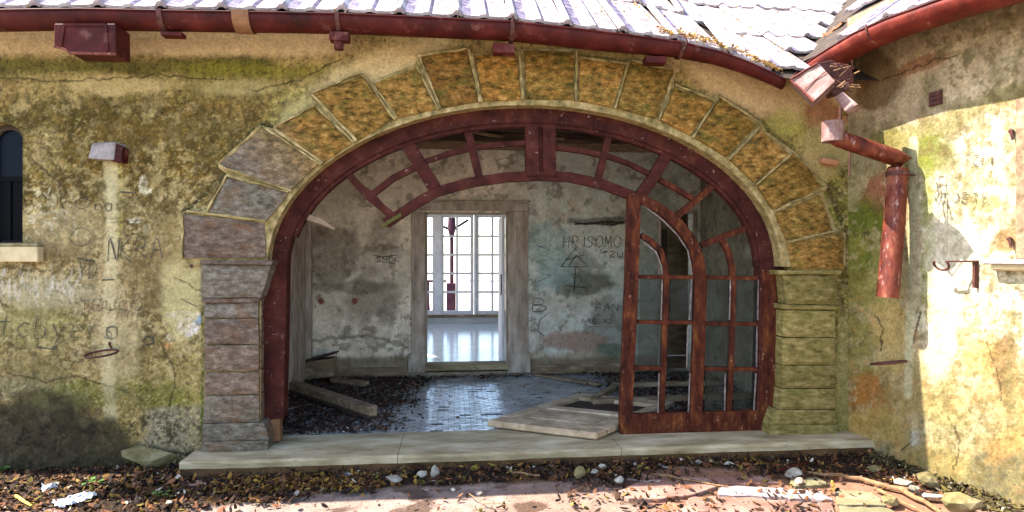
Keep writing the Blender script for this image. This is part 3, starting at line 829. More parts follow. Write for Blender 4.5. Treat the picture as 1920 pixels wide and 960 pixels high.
arch = thing('stone_arch', at(983, 500, 0), 'wide arch of rough stone blocks framed with pale mortar, over the red door frame', 'arch')
vouss = [[(345, 402), (495, 417), (497, 484), (344, 484)],
         [(428, 331), (540, 362), (498, 414), (390, 397)],
         [(490, 238), (598, 305), (543, 357), (410, 308)],
         [(590, 200), (658, 268), (603, 306), (515, 240)],
         [(676, 141), (737, 222), (668, 263), (587, 177)],
         [(780, 126), (818, 203), (742, 221), (700, 155)],
         [(874, 93), (896, 189), (826, 202), (790, 106)],
         [(968, 100), (977, 184), (906, 189), (890, 103)],
         [(1076, 97), (1076, 186), (987, 184), (984, 94)],
         [(1172, 122), (1150, 200), (1086, 188), (1088, 110)],
         [(1262, 134), (1232, 222), (1158, 202), (1184, 116)],
         [(1338, 192), (1296, 253), (1240, 225), (1266, 164)],
         [(1422, 232), (1364, 294), (1304, 257), (1352, 184)],
         [(1484, 292), (1416, 342), (1370, 299), (1430, 244)],
         [(1548, 352), (1450, 392), (1422, 349), (1490, 288)],
         [(1562, 432), (1476, 450), (1456, 400), (1540, 366)],
         [(1584, 506), (1488, 506), (1480, 456), (1582, 438)]]
for i, q in enumerate(vouss):
    rough_stone('stone', q, -0.045, 0.38, arch, seed=i)
# raised mortar lines that frame every stone, and the bed behind them
outer = [(338, 486), (340, 398), (385, 396), (424, 326), (404, 310), (488, 232), (508, 240), (588, 192), (580, 175), (678, 133), (694, 152), (780, 118), (780, 102), (876, 86), (888, 100), (976, 94), (980, 90), (1082, 90), (1086, 106),
         (1176, 114), (1182, 110), (1266, 128), (1264, 158), (1344, 184), (1350, 176), (1430, 228), (1430, 240), (1490, 282), (1494, 284), (1556, 350), (1546, 362), (1570, 430), (1588, 434), (1588, 508)]
mb = MB()
vs = []; fs = []
N = 120
inner = []
for i in range(N + 1):
    a = math.pi - math.pi * i / N
    inner.append((983 + 484 * math.cos(a), 500 - 305 * math.sin(a)))
# resample the outer outline by angle
def outer_at(a):
    best = None
    dx, dy = math.cos(a), -math.sin(a)
    for (x0, y0), (x1, y1) in zip(outer[:-1], outer[1:]):
        ex, ey = x1 - x0, y1 - y0
        den = dx * ey - dy * ex
        if abs(den) < 1e-9: continue
        t = ((x0 - 983) * ey - (y0 - 500) * ex) / den
        s_ = ((x0 - 983) * dy - (y0 - 500) * dx) / den
        if t > 0 and -1e-6 <= s_ <= 1 + 1e-6 and (best is None or t > best): best = t
    return None if best is None else (983 + dx * best, 500 + dy * best)
last = None; vs = []
M_ = 300
for i in range(M_ + 1):
    a = math.pi - math.pi * i / M_
    a = max(0.0, min(math.pi, a))
    q = outer_at(a) or ((338, 500) if a > 1.5 else (1590, 506))
    ci = (983 + 483 * math.cos(a), 500 - 304 * math.sin(a))
    # ellipse point on the same ray
    tt = 1 / math.sqrt((math.cos(a) / 483) ** 2 + (math.sin(a) / 304) ** 2)
    ci = (983 + math.cos(a) * tt, 500 - math.sin(a) * tt)
    jit = (float(fbm(np.array([i * .13]), np.array([1.0]), 1, 4, 3)[0]) - .5) * 0.012
    pi_ = at(ci[0], ci[1], -0.03); po_ = at(q[0], q[1], -0.03)
    yy_ = -0.014 + jit * .6
    vs += [(pi_.x, yy_, pi_.z), (po_.x, yy_, po_.z), (pi_.x, 0.35, pi_.z), (po_.x, 0.02, po_.z)]
fs = []
for i in range(M_):
    a, b_ = i * 4, i * 4 + 4
    fs += [(a, b_, b_ + 1, a + 1), (a, a + 2, b_ + 2, b_), (a + 1, b_ + 1, b_ + 3, a + 3)]
MB().add(vs, fs).build('mortar_bed', M['mortar'], arch)
mb = MB()
for i in range(len(vouss) - 1):
    A = vouss[i]; B = vouss[i + 1]
    # joint runs from the outer corner between A and B to the inner corner
    if i < 8: o1 = ((A[1][0] if False else A[0][0]), 0)
ji = 0
def rib(p, q, w=0.022):
    a, b_ = at(p[0], p[1], -0.05), at(q[0], q[1], -0.05)
    k = max(3, int((b_ - a).length / 0.07)); pts = []
    for i in range(k + 1):
        c_ = a.lerp(b_, i / k)
        pts.append((c_.x + rnd.uniform(-.004, .004), c_.z + rnd.uniform(-.004, .004)))
    MB().strip(pts, [w * rnd.choice((.25, .6, .8, 1.0, 1.25)) for _ in pts], -0.046, 0.034).build('mortar_joint', M['mortar'], arch, bevel=0.003)
joints = [((348, 396), (497, 414)), ((424, 328), (540, 360)), ((408, 310), (545, 358)), ((492, 236), (602, 308)), ((512, 240), (606, 306)), ((588, 196), (662, 266)), ((584, 176), (668, 263)), ((680, 138), (740, 224)), ((696, 154), (745, 221)), ((780, 122), (822, 206)), ((786, 106), (826, 203)), ((878, 90), (900, 190)), ((884, 100), (903, 190)),
          ((974, 96), (981, 186)), ((1082, 92), (1080, 188)), ((1180, 114), (1154, 203)), ((1265, 136), (1236, 226)), ((1346, 184), (1300, 258)), ((1428, 236), (1368, 298)), ((1490, 284), (1419, 346)), ((1552, 350), (1452, 396)), ((1572, 432), (1478, 453)),
          ((584, 174), (678, 135)), ((782, 104), (876, 90)), ((1186, 112), (1264, 131)), ((1350, 179), (1426, 230)), ((342, 400), (340, 484)), ((386, 396), (424, 328)), ((408, 308), (490, 236)), ((512, 238), (588, 197)), ((1266, 158), (1342, 188)), ((1088, 106), (1176, 118))]
for p, q in joints: rib(p, q)

def pillar(label, blocks, seed, cat='pillar'):
    b0 = at(blocks[-1][0][2][0], blocks[-1][0][2][1], 0)
    t = thing('stone_pillar', (b0.x, 0, 0), label, cat, 'stone pillars carrying the arch')
    for i, (q, yf) in enumerate(blocks):
        rough_stone('stone', q, yf, 0.35 - yf, t, seed=seed + i, n=9, amp=0.009, mat=M['pierstone'] if seed == 90 else None)
    return t
lp = [([(374, 488), (510, 488), (509, 497), (374, 496)], -0.075), ([(376, 497), (507, 498), (488, 558), (377, 558)], -0.06), ([(376, 559), (487, 559), (484, 568), (378, 568)], -0.05),
      ([(382, 569), (484, 569), (483, 596), (382, 596)], -0.04), ([(382, 598), (483, 598), (484, 645), (382, 645)], -0.045), ([(382, 648), (484, 648), (484, 696), (382, 695)], -0.045),
      ([(383, 699), (484, 698), (484, 740), (382, 741)], -0.038), ([(382, 743), (485, 742), (485, 792), (380, 794)], -0.04), ([(378, 796), (494, 793), (503, 826), (377, 829)], -0.055),
      ([(377, 830), (502, 827), (500, 848), (376, 850)], -0.058)]
pillar('grey violet stone pillar left of the doorway, under the arch foot', lp, 50)
rp = [([(1460, 507), (1580, 506), (1578, 515), (1462, 515)], -0.07), ([(1470, 516), (1574, 516), (1570, 572), (1476, 570)], -0.05), ([(1466, 571), (1578, 573), (1576, 581), (1468, 580)], -0.055),
      ([(1470, 582), (1566, 583), (1567, 632), (1469, 632)], -0.04), ([(1469, 634), (1566, 634), (1567, 684), (1468, 684)], -0.04), ([(1468, 686), (1567, 686), (1567, 728), (1467, 728)], -0.038),
      ([(1466, 730), (1567, 730), (1568, 768), (1464, 768)], -0.04), ([(1456, 770), (1568, 770), (1570, 796), (1446, 797)], -0.055), ([(1446, 798), (1570, 797), (1571, 826), (1444, 824)], -0.06)]
pillar('mossy yellow stone pillar right of the doorway, beside the side wall', rp, 90)

# ------------------------------------------------------------------ threshold step
SX0 = at(336, 860, -0.27).x; SX1 = C.x + 0.1
st = thing('threshold_step', ((SX0 + SX1) / 2, -0.1, -0.12), 'long worn stone step under the arch, litter along its foot', 'step')
def step_piece(x0, x1):
    n = 26; vs = []
    prof = [(0.34, 0.0), (-0.262, 0.0), (-0.275, -0.006), (-0.28, -0.02), (-0.278, -0.058), (-0.245, -0.064), (-0.245, -0.15), (0.34, -0.15)]
    for i in range(n + 1):
        x = x0 + (x1 - x0) * i / n
        for j, (y, z) in enumerate(prof):
            w = (float(fbm(np.array([x * 1.0]), np.array([j * .3]), 3, 15, 4)[0]) - .5)
            vs.append((x, y + (w * 0.034 if 0 < j < 7 else 0), z + (w * 0.008 if 0 < j < 5 else 0)))
    m_ = len(prof); fs = []
    for i in range(n):
        for j in range(m_):
            k = (j + 1) % m_
            fs.append((i * m_ + j, i * m_ + k, (i + 1) * m_ + k, (i + 1) * m_ + j))
    fs += [tuple(range(m_)), tuple(n * m_ + j for j in range(m_ - 1, -1, -1))]
    return MB().add(vs, fs)
cuts = [SX0, SX0 + 1.62, SX0 + 3.4, SX1]
for a, b_ in zip(cuts[:-1], cuts[1:]):
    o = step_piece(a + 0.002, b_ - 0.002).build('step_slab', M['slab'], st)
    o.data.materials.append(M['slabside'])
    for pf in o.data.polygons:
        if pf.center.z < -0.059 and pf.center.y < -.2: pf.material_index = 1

# ================================================================== TIMBER DOOR FRAME
FY = 0.10
frame = thing('arched_door_frame', at(983, 828, FY), 'dark red arched timber door frame with radiating fanlight bars, some broken', 'door frame')
def pxs(pts, Y): 
    return [(q.x, q.z) for q in (at(x, y, Y) for x, y in pts)]
BARN = 0
def bar(pts, wpx, name, mat, parent, yf=FY + 0.03, dep=0.05, bev=0.004):
    global BARN
    BARN += 1; yf = yf + (BARN % 9) * 0.0011
    w = [v / 220.0 for v in wpx] if isinstance(wpx, (list, tuple)) else wpx / 220.0
    return MB().strip(pxs(pts, yf), w, yf, dep).build(name, M[mat], parent, bevel=bev)
# outer frame band: between two measured ellipses plus straight posts
vs = []; fs = []
outp, innp = [], []
for i in range(61):
    a = math.pi - math.pi * i / 60
    outp.append((983 + 486 * math.cos(a), 500 - 306 * math.sin(a)))
    innp.append((982 + 444 * math.cos(a), 500 - 270 * math.sin(a)))
outp = [(480, 790), (486, 640)] + outp + [(1470, 660), (1466, 826)]
innp = [(532, 784), (535, 640)] + innp + [(1424, 660), (1420, 822)]
for o_, i_ in zip(outp, innp):
    po, pi_ = at(*o_, FY), at(*i_, FY)
    vs += [(po.x, FY, po.z), (pi_.x, FY, pi_.z), (po.x, FY + .13, po.z), (pi_.x, FY + .13, pi_.z)]
for i in range(len(outp) - 1):
    a, b_ = i * 4, i * 4 + 4
    fs += [(a, a + 1, b_ + 1, b_), (a + 2, b_ + 2, b_ + 3, a + 3), (a, b_, b_ + 2, a + 2), (a + 1, a + 3, b_ + 3, b_ + 1)]
fs += [(0, 2, 3, 1), (len(vs) - 4, len(vs) - 3, len(vs) - 1, len(vs) - 2)]
MB().add(vs, fs).build('outer_frame', M['maroon'], frame, bevel=0.006)
# inner rebate moulding of the arch head
reb = [(982 + 439 * math.cos(math.pi - math.pi * i / 60), 500 - 266 * math.sin(math.pi - math.pi * i / 60)) for i in range(4, 61)]
bar(reb, 8, 'moulding', 'maroon', frame, FY + 0.02, 0.07)
bar([(512, 786), (513, 828)], 22, 'post_foot', 'patch', frame, FY + 0.01, 0.09)
bar([(722, 419), (750, 401), (790, 375), (820, 359), (880, 342), (950, 332), (1010, 329), (1070, 332), (1130, 345), (1188, 367)], [19] * 10, 'lower_ring', 'maroon', frame)
MB().strip(pxs([(716, 424), (735, 412), (752, 402)], FY + .02), 0.03, FY + .022, .05).build('moss', M['mossy'], frame)
bar([(997, 205), (999, 330)], 25, 'centre_post', 'maroon', frame, FY + 0.012, 0.10)
bar([(1030, 206), (1031, 330)], 25, 'centre_post', 'maroon', frame, FY + 0.012, 0.10)
bar([(1013.5, 210), (1014.5, 328)], 9, 'centre_post', 'maroon', frame, FY + 0.04, 0.06)
bar([(760, 262), (790, 312), (815, 352)], 25, 'spoke', 'maroon', frame, FY + 0.02, 0.07)
bar([(875, 236), (886, 280), (900, 336)], 15, 'spoke', 'maroon', frame)
bar([(648, 322), (672, 348), (692, 366), (715, 388), (740, 410)], [12, 13, 18, 14, 15], 'spoke', 'maroon', frame)
bar([(1144, 246), (1134, 290), (1122, 338)], 13, 'spoke', 'maroon', frame)
bar([(1254, 286), (1228, 330), (1200, 370)], 22, 'spoke', 'maroon', frame, FY + 0.02, 0.07)
bar([(1338, 348), (1306, 376), (1270, 406)], 12, 'spoke', 'redwood', frame)
bar([(1412, 425), (1366, 440), (1316, 460)], 12, 'spoke', 'redwood', frame)
bar([(698, 364), (738, 333), (784, 311)], 12, 'glazing_bar', 'maroon', frame)
bar([(798, 302), (840, 288), (882, 278), (930, 271), (986, 267)], 10, 'glazing_bar', 'maroon', frame)
bar([(1042, 276), (1090, 282), (1140, 292), (1180, 306), (1218, 325)], 10, 'glazing_bar', 'maroon', frame)
bar([(1238, 337), (1270, 354), (1302, 373)], 10, 'glazing_bar', 'redwood', frame)
bar([(556, 400), (598, 413), (628, 430)], [13, 12, 4], 'broken_bar', 'greywood', frame, FY + 0.04, 0.035)

# right side leaf with its glazing, hanging slightly out of true
leaf = thing('glazed_door_section', at(1300, 824, FY), 'peeling orange red glazed door section standing in the right of the arch, some dusty panes left', 'door')
LY = FY + 0.005
bar([(1190, 362), (1188, 440), (1184, 560), (1178, 690), (1174, 780)], [26, 26, 26, 25, 25], 'stile', 'redwood', leaf, LY, 0.06)
bar([(1196, 368), (1240, 392), (1272, 418), (1298, 452), (1311, 488), (1315, 525), (1312, 640), (1306, 780)], [19, 19, 20, 21, 23, 24, 24, 24], 'stile', 'redwood', leaf, LY, 0.06)
pA = [at(x, y, LY - .01) for x, y in ((1163, 778), (1424, 770), (1426, 822), (1164, 824))]
MB().prism([(p.x, LY - .01, p.z) for p in pA], (0, 0.07, 0)).build('bottom_rail', M['redwood'], leaf, bevel=0.006)
bar([(1203, 441), (1224, 453), (1240, 471), (1248, 495), (1250, 525), (1248, 600), (1245, 690), (1241, 778)], 11, 'glazing_bar', 'redwood', leaf)
bar([(1355, 449), (1367, 472), (1374, 500), (1376, 525), (1374, 610), (1372, 692), (1367, 772)], 11, 'glazing_bar', 'redwood', leaf)
for x0, y0, x1, y1 in ((1198, 519, 1304, 520), (1326, 520, 1428, 522), (1196, 604, 1302, 605), (1323, 607, 1428, 608), (1190, 690, 1243, 691), (1318, 692, 1426, 693)):
    bar([(x0, y0), (x1, y1)], 8, 'glazing_bar', 'redwood', leaf, FY + .026)
for pts in ([(1242, 524), (1240, 600)], [(1297, 524), (1293, 600)], [(1370, 524), (1368, 600)], [(1423, 524), (1421, 600)], [(1205, 384), (1240, 410), (1270, 440), (1290, 470), (1298, 515)], [(1290, 612), (1288, 690)], [(1236, 700), (1234, 775)], [(1294, 700), (1291, 775)],
            [(1360, 700), (1359, 770)], [(1420, 612), (1419, 688)], [(1418, 700), (1414, 771)], [(1204, 452), (1230, 472), (1241, 500), (1242, 515)]):
    bar(pts, 2.0, 'putty_line', 'putty', leaf, FY + .02, 0.012, 0)
for x0, y0, x1, y1 in ((1327, 525, 1369, 603), (1381, 525, 1421, 604), (1325, 611, 1367, 688), (1378, 612, 1420, 689), (1322, 697, 1364, 769), (1375, 697, 1417, 769), (1200, 524, 1243, 600), (1196, 609, 1240, 686), (1256, 524, 1300, 600)):
    a_, b_ = at(x0, y0, FY + .05), at(x1, y1, FY + .05)
    MB().box2((a_.x, FY + .048, a_.z), (b_.x, FY + .051, b_.z)).build('glass_pane', M['dustyglass'], leaf)
rj = thing('door_post', at(1442, 826, FY), 'dark flaking right door post against the mossy pillar', 'post')
bar([(1443, 505), (1445, 600), (1443, 700), (1440, 825)], [30, 32, 34, 36], 'post', 'redwood', rj, FY - 0.02, 0.02)

# ================================================================== ROOF
roofdeck = MB()
ys = [LIPY + 0.12, 0.4, 1.5, 4.3]
xs = [-5.2] + [p.x for p in lip] + [lip[-1].x + 1.0, lip[-1].x + 6.0]
vs = []
for x in xs:
    for y in ys:
        vs.append((x, y, eave_z(x) + SLOPE * (y - LIPY) - 0.03))
m_ = len(ys); fs = []
for i in range(len(xs) - 1):
    for j in range(m_ - 1):
        a = i * m_ + j
        fs.append((a, a + m_, a + m_ + 1, a + 1))
n0 = len(vs)
vs2 = vs + [(x, 9.2, eave_z(x) + SLOPE * (4.3 - LIPY) - 0.03 - (9.2 - 4.3) * SLOPE) for x in xs]
for i in range(len(xs) - 1):
    fs.append((i * m_ + m_ - 1, (i + 1) * m_ + m_ - 1, n0 + i + 1, n0 + i))
roofA = thing('main_roof', (-1, 1, 3.4), 'sun bleached ribbed tile roof above the arch', 'roof')
MB().add(vs2, fs).build('roof_deck', M['darkwood'], roofA)
MB().strip([(p.x, p.z + 0.06) for p in lip], 0.06, LIPY + 0.2, 0.03).build('fascia', M['darkwood'], roofA)

def tile_mesh(w, l, mat):
    """interlocking tile: two rolls and flat pans, thick front edge"""
    prof = [(0, 0.006), (0.05, 0.034), (0.11, 0.038), (0.17, 0.010), (0.34, 0.0), (0.47, 0.004), (0.53, 0.016), (0.60, 0.018), (0.66, 0.004), (0.82, 0.0), (0.94, 0.004), (1.0, 0.006)]
    vs = []
    for (y, dz) in ((0, 0.022), (0.02, 0.026), (l * 1.04, 0.004)):
        for u, h in prof: vs.append((u * w, y, h + dz))
    for u, h in prof: vs.append((u * w, 0, h * 0.6 + 0.002))
    n = len(prof); fs = []
    for r in range(2):
        for i in range(n - 1): fs.append((r * n + i, r * n + i + 1, (r + 1) * n + i + 1, (r + 1) * n + i))
    for i in range(n - 1): fs.append((3 * n + i, 3 * n + i + 1, i + 1, i))
    me = bpy.data.meshes.new('roof_tile'); me.from_pydata(vs, [], fs); me.materials.append(mat); me.materials.append(M['tileshade'])
    for i, p_ in enumerate(me.polygons):
        if i < 2 * (n - 1) and i % (n - 1) in (3, 7): p_.material_index = 1  # faces next to the rolls take the painted shadow
    return me
TW, TL = 0.43, 1.22
tmesh = tile_mesh(TW, TL, M['tile'])
tilt = math.atan(SLOPE)
def add_tile(parent, me, origin, rot, name='roof_tile'):
    o = bpy.data.objects.new(name, me); COL.objects.link(o)
    o.matrix_world = Matrix.Translation(origin) @ rot
    o.parent = parent; o.matrix_parent_inverse = Matrix.Translation(-parent.location)
    mw = Matrix.Translation(origin) @ rot
    o.location = mw.to_translation(); o.rotation_euler = mw.to_euler()
    return o
ROWS = 3
dy = TL * math.cos(tilt)
for r in range(ROWS):
    y = LIPY + 0.06 + r * dy
    x = -4.75 + (TW / 2 if False else 0)
    while x < lip[-1].x + (y - LIPY) + 1.3:
        ye = max(y, LIPY + (x + TW * .6 - lip[-1].x) + .04)      # tiles are cut back along the valley
        if ye > y + dy * .95:
            x += TW; continue
        g = (eave_z(x + TW) - eave_z(x)) / TW
        z = eave_z(x) + SLOPE * (ye - LIPY) - (.006 if ye > y else 0)
        R = Matrix.Rotation(-math.atan(g), 4, 'Y') @ Matrix.Rotation(tilt, 4, 'X') @ Matrix.Rotation(rnd.uniform(-.012, .012), 4, 'Z')
        add_tile(roofA, tmesh, Vector((x + rnd.uniform(-.004, .004), ye + rnd.uniform(-.012, .012), z - 0.012 + rnd.uniform(0, .006))), R)
        x += TW
# lichen in the tile valleys
mb = MB()
for k in range(1100):
    r0 = rnd.random()
    xi = -4.75 + TW * rnd.randint(1, 19)
    y = LIPY + 0.05 + rnd.random() ** 1.3 * 2.2
    if rnd.random() < 0.35: xi += TW * 0.5
    x = xi + rnd.gauss(0, .007)
    if x > lip[-1].x + (y - LIPY): continue
    if (int((xi + 9) / TW) % 3) != 0 and rnd.random() < .75: continue
    z = eave_z(x) + SLOPE * (y - LIPY) + 0.014
    s = rnd.uniform(.006, .016)
    mb.box((x, y, z), (s, s * 1.4, s), Matrix.Rotation(rnd.random() * 3, 3, 'Z') @ Matrix.Rotation(tilt, 3, 'X'))
M['lichen'] = noisy('orange_lichen', [(0.3, (0.16, 0.08, 0.03)), (0.7, (0.45, 0.27, 0.08))], 20)
mb.build('lichen', M['lichen'], roofA)['kind'] = 'stuff'
# leaves caught at the low corner of the roof
mb = MB()
for k in range(420):
    x = lip[-1].x - rnd.random() ** 1.2 * 1.0; y = LIPY + 0.03 + abs(rnd.gauss(0, .09))
    z = eave_z(x) + SLOPE * (y - LIPY) + 0.03 + rnd.random() * .03
    s = rnd.uniform(.012, .03)
    mb.box((x, y, z), (s, s * .6, .003), Matrix.Rotation(rnd.random() * 6, 3, 'Z') @ Matrix.Rotation(rnd.gauss(0, .8), 3, 'X'))
o = mb.build('roof_debris', M['lichen'], roofA); o['kind'] = 'stuff'

# wing roof: rises away from the courtyard to the right
wlip_px = [(1474, 150), (1500, 127), (1530, 106), (1565, 84), (1600, 63), (1660, 36), (1760, 0), (1900, -45), (2100, -105)]
wlip = [wing(x, y, 0.47) for x, y in wlip_px]
wlip[0] = lip[-1].copy() + Vector((0.005, 0, 0))
def wl(t):
    d = [(p - C).dot(WD) for p in wlip]
    for i in range(len(d) - 1):
        if t <= d[i + 1] or i == len(d) - 2:
            k = (t - d[i]) / (d[i + 1] - d[i]); return wlip[i].z + (wlip[i + 1].z - wlip[i].z) * k
roofB = thing('wing_roof', C + Vector((1, -1, 3.3)), 'tile roof edge over the sunlit side wall', 'roof')
vs = []; fs = []
tt = [-3.0, 0.0, 0.47] + [(p - C).dot(WD) for p in wlip[2:]] + [3.4]
for t in tt:
    z = wl(max(t, 0.47))
    for s in (-0.40, 0.3, 2.5):
        p = C + WD * t - WN * s
        vs.append((p.x, p.y, z + SLOPE * (s + 0.47) - 0.05))
for i in range(len(tt) - 1):
    for j in range(2):
        a = i * 3 + j; fs.append((a, a + 3, a + 4, a + 1))
MB().add(vs, fs).build('roof_deck', M['darkwood'], roofB)
RW = Matrix(((WD.x, -WN.x, 0, 0), (WD.y, -WN.y, 0, 0), (0, 0, 1, 0), (0, 0, 0, 1)))   # local x along eave, y up-slope
for r in range(2):
    s = -0.42 + r * dy
    t = 0.35 - r * dy
    while t < 3.2:
        z = wl(max(t, .47)); g = (wl(max(t + TW, .47)) - z) / TW
        p = C + WD * t - WN * s
        R = RW @ Matrix.Rotation(-math.atan(g), 4, 'Y') @ Matrix.Rotation(tilt, 4, 'X')
        add_tile(roofB, tmesh, Vector((p.x, p.y, z + SLOPE * (s + .47) - 0.02)), R)
        t += TW
# a loose red tile lying in the valley
lt = MB()
p0, p1 = wing(1548, 32, .2), wing(1640, 8, .2)
tv = tile_mesh(0.2, 0.36, M['tilered'])
o = bpy.data.objects.new('loose_tile', tv); COL.objects.link(o)
vp = at(1545, 34, 0.55)
vz = eave_z(vp.x) + SLOPE * (0.55 - LIPY)
o.location = (vp.x, 0.55, vz + 0.02); o.rotation_euler = (0.25, -0.45, -1.1)
tag(o, 'orange terracotta tile lying loose in the roof valley', 'tile')

# ------------------------------------------------------------------ gutters
def gutter(points, R, side, name, label, mat='gutter', taper=None):
    """half-round trough below the lip line; side = horizontal vector from lip to the wall"""
    t = thing(name, points[len(points) // 2], label, 'gutter', 'red rain gutters')
    side = Vector(side)
    vs = []; seg = 10
    # refine
    P = []
    for a, b_ in zip(points[:-1], points[1:]):
        for i in range(3): P.append(a.lerp(b_, i / 3))
    P.append(points[-1])
    R0_ = R
    for p in P:
        R = R0_ * (taper(p) if taper else 1.0)
        c_ = p + side * R
        for sgn, rr in ((1, R), (1, R - 0.008)):
            for k in range(seg + 1):
                a = math.pi + math.pi * k / seg
                vs.append(c_ + side * (rr * math.cos(a)) + Vector((0, 0, rr * math.sin(a))))
    m_ = 2 * (seg + 1); fs = []
    for i in range(len(P) - 1):
        for k in range(seg):
            a = i * m_ + k
            fs.append((a, a + m_, a + m_ + 1, a + 1))
            b_ = a + seg + 1
            fs.append((b_, b_ + 1, b_ + m_ + 1, b_ + m_))
        for k in (0, seg):
            a = i * m_ + k
            fs.append((a, a + seg + 1, a + seg + 1 + m_, a + m_))
    for i in (0, len(P) - 1):
        fs.append(tuple(i * m_ + k for k in range(seg + 1)))
    MB().add(vs, fs).build('trough', M[mat], t, smooth=True)
    MB().tube([p + Vector((0, 0, 0.002)) for p in P], 0.007, 6).build('rolled_edge', M['gutter'], t, smooth=True)
    return t
GR = 0.106
TAP = lambda p: 1.0 if p.x < 1.2 else 1.0 - 0.45 * (p.x - 1.2) / (lip[-1].x - 1.2)
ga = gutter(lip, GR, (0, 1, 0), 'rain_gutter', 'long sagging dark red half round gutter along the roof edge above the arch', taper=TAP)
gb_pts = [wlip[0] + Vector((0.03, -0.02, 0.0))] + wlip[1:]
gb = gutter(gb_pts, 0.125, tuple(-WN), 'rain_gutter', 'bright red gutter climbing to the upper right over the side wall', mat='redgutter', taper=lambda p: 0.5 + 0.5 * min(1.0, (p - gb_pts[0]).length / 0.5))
def lip_at(px):
    for (a, b_) in zip(lip_px[:-1], lip_px[1:]):
        if px <= b_[0]:
            t = (px - a[0]) / (b_[0] - a[0]); return at(px, a[1] + (b_[1] - a[1]) * t, LIPY)
def hoop(p, R, w, parent, name='gutter_strap', mat='iron', side=Vector((0, 1, 0))):
    R = R * (TAP(p) if abs(side.y) > .9 and side.x == 0 else 1.0) + .003; c_ = p + side * (R - .004); pts = []
    for k in range(13):
        a = math.pi * 0.96 + math.pi * 1.08 * k / 12
        pts.append(c_ + side * (R * math.cos(a)) + Vector((0, 0, R * math.sin(a))))
    ax = Vector((1, 0, 0)) if abs(side.y) > .9 else WD
    vs = []
    for q in pts:
        for s1 in (-w / 2, w / 2):
            for s2 in (0, 0.006):
                vs.append(q + ax * s1 + (q - c_).normalized() * s2)
    fs = []
    for i in range(12):
        a, b_ = i * 4, i * 4 + 4
        fs += [(a, a + 2, b_ + 2, b_), (a + 1, b_ + 1, b_ + 3, a + 3), (a, b_, b_ + 1, a + 1), (a + 2, a + 3, b_ + 3, b_ + 2)]
    return MB().add(vs, fs).build(name, M[mat], parent)
for px, w in ((298, 0.035), (632, 0.03), (961, 0.03), (1281, 0.028)):
    hoop(lip_at(px), GR + .004, w, ga)
hoop(wing(1625, 50, .47), 0.112, 0.012, gb, side=-WN)
hoop(lip_at(450), GR + .002, 0.12, ga, 'primer_patch', 'patch')
p = lip_at(1281); MB().tube([p + Vector((0, -.01, -.06)), p + Vector((0.02, -.03, 0)), p + Vector((0, -.02, .06)), p + Vector((-.02, 0, .07))], 0.008, 6).build('strap_end', M['iron'], ga)
p = lip_at(961); MB().tube([p + Vector((0, -.01, 0)), p + Vector((0.0, -.02, .04))], 0.01, 6).build('strap_end', M['iron'], ga)
# brackets hanging from the gutter
def pbox(x0, y0, x1, y1, Y, dep, name, mat, parent, bev=0.004):
    a, b_ = at(x0, y0, Y), at(x1, y1, Y)
    return MB().box2((a.x, Y, a.z), (b_.x, Y + dep, b_.z)).build(name, M[mat], parent, bevel=bev)
pbox(617, 58, 654, 76, LIPY + .04, .08, 'bracket', 'gutter', ga); pbox(626, 76, 642, 92, LIPY + .06, .05, 'bracket', 'gutter', ga)
pbox(925, 80, 965, 99, LIPY + .06, .1, 'bracket', 'gutter', ga); pbox(300, 58, 341, 67, LIPY + .06, .08, 'bracket', 'gutter', ga)
pbox(1212, 104, 1250, 118, LIPY + .06, .1, 'bracket', 'gutter', ga); 
# rain head on the left
rh = thing('rain_hopper', at(158, 100, LIPY), 'square dark red rain hopper hanging from the gutter at the left', 'rain hopper')
prof = [(101, 44), (216, 44), (217, 101), (128, 99), (122, 90), (101, 84)]
PP = [at(x, y, LIPY - .03) for x, y in prof]
MB().prism([(q.x, LIPY - .03, q.z) for q in PP], (0, .2, 0)).build('box', M['gutter'], rh, bevel=0.006)
pp = [(101, 86), (122, 92), (128, 99), (217, 101)]
MB().strip([(q.x, q.z) for q in (at(x, y, LIPY - .04) for x, y in pp)], 0.018, LIPY - .04, .015).build('rim', M['pipe'], rh)
MB().strip([(q.x, q.z) for q in (at(x, y, LIPY - .04) for x, y in ((112, 88), (120, 46), (198, 46), (200, 96)))], 0.02, LIPY - .04, .012).build('raised_border', M['gutter'], rh)

# ------------------------------------------------------------------ hopper, elbow and downpipe at the corner
dp = thing('downpipe', at(1665, 565, -0.68), 'broken faded red downpipe with slanting upper arm on the side wall', 'downpipe')
HY = -0.66
hp = thing('rain_hopper', at(1530, 190, HY), 'sunlit tilted box hopper at the meeting of the two gutters', 'rain hopper')
def quadbox(q, Y, dep, name, mat, parent, bev=0.004, turn=0.0):
    P = [at(x, y, Y - turn * (x - q[0][0]) / 220.0) for x, y in q]
    return MB().prism([tuple(v) for v in P], (0.02 + turn * .1, dep, 0)).build(name, M[mat], parent, bevel=bev)
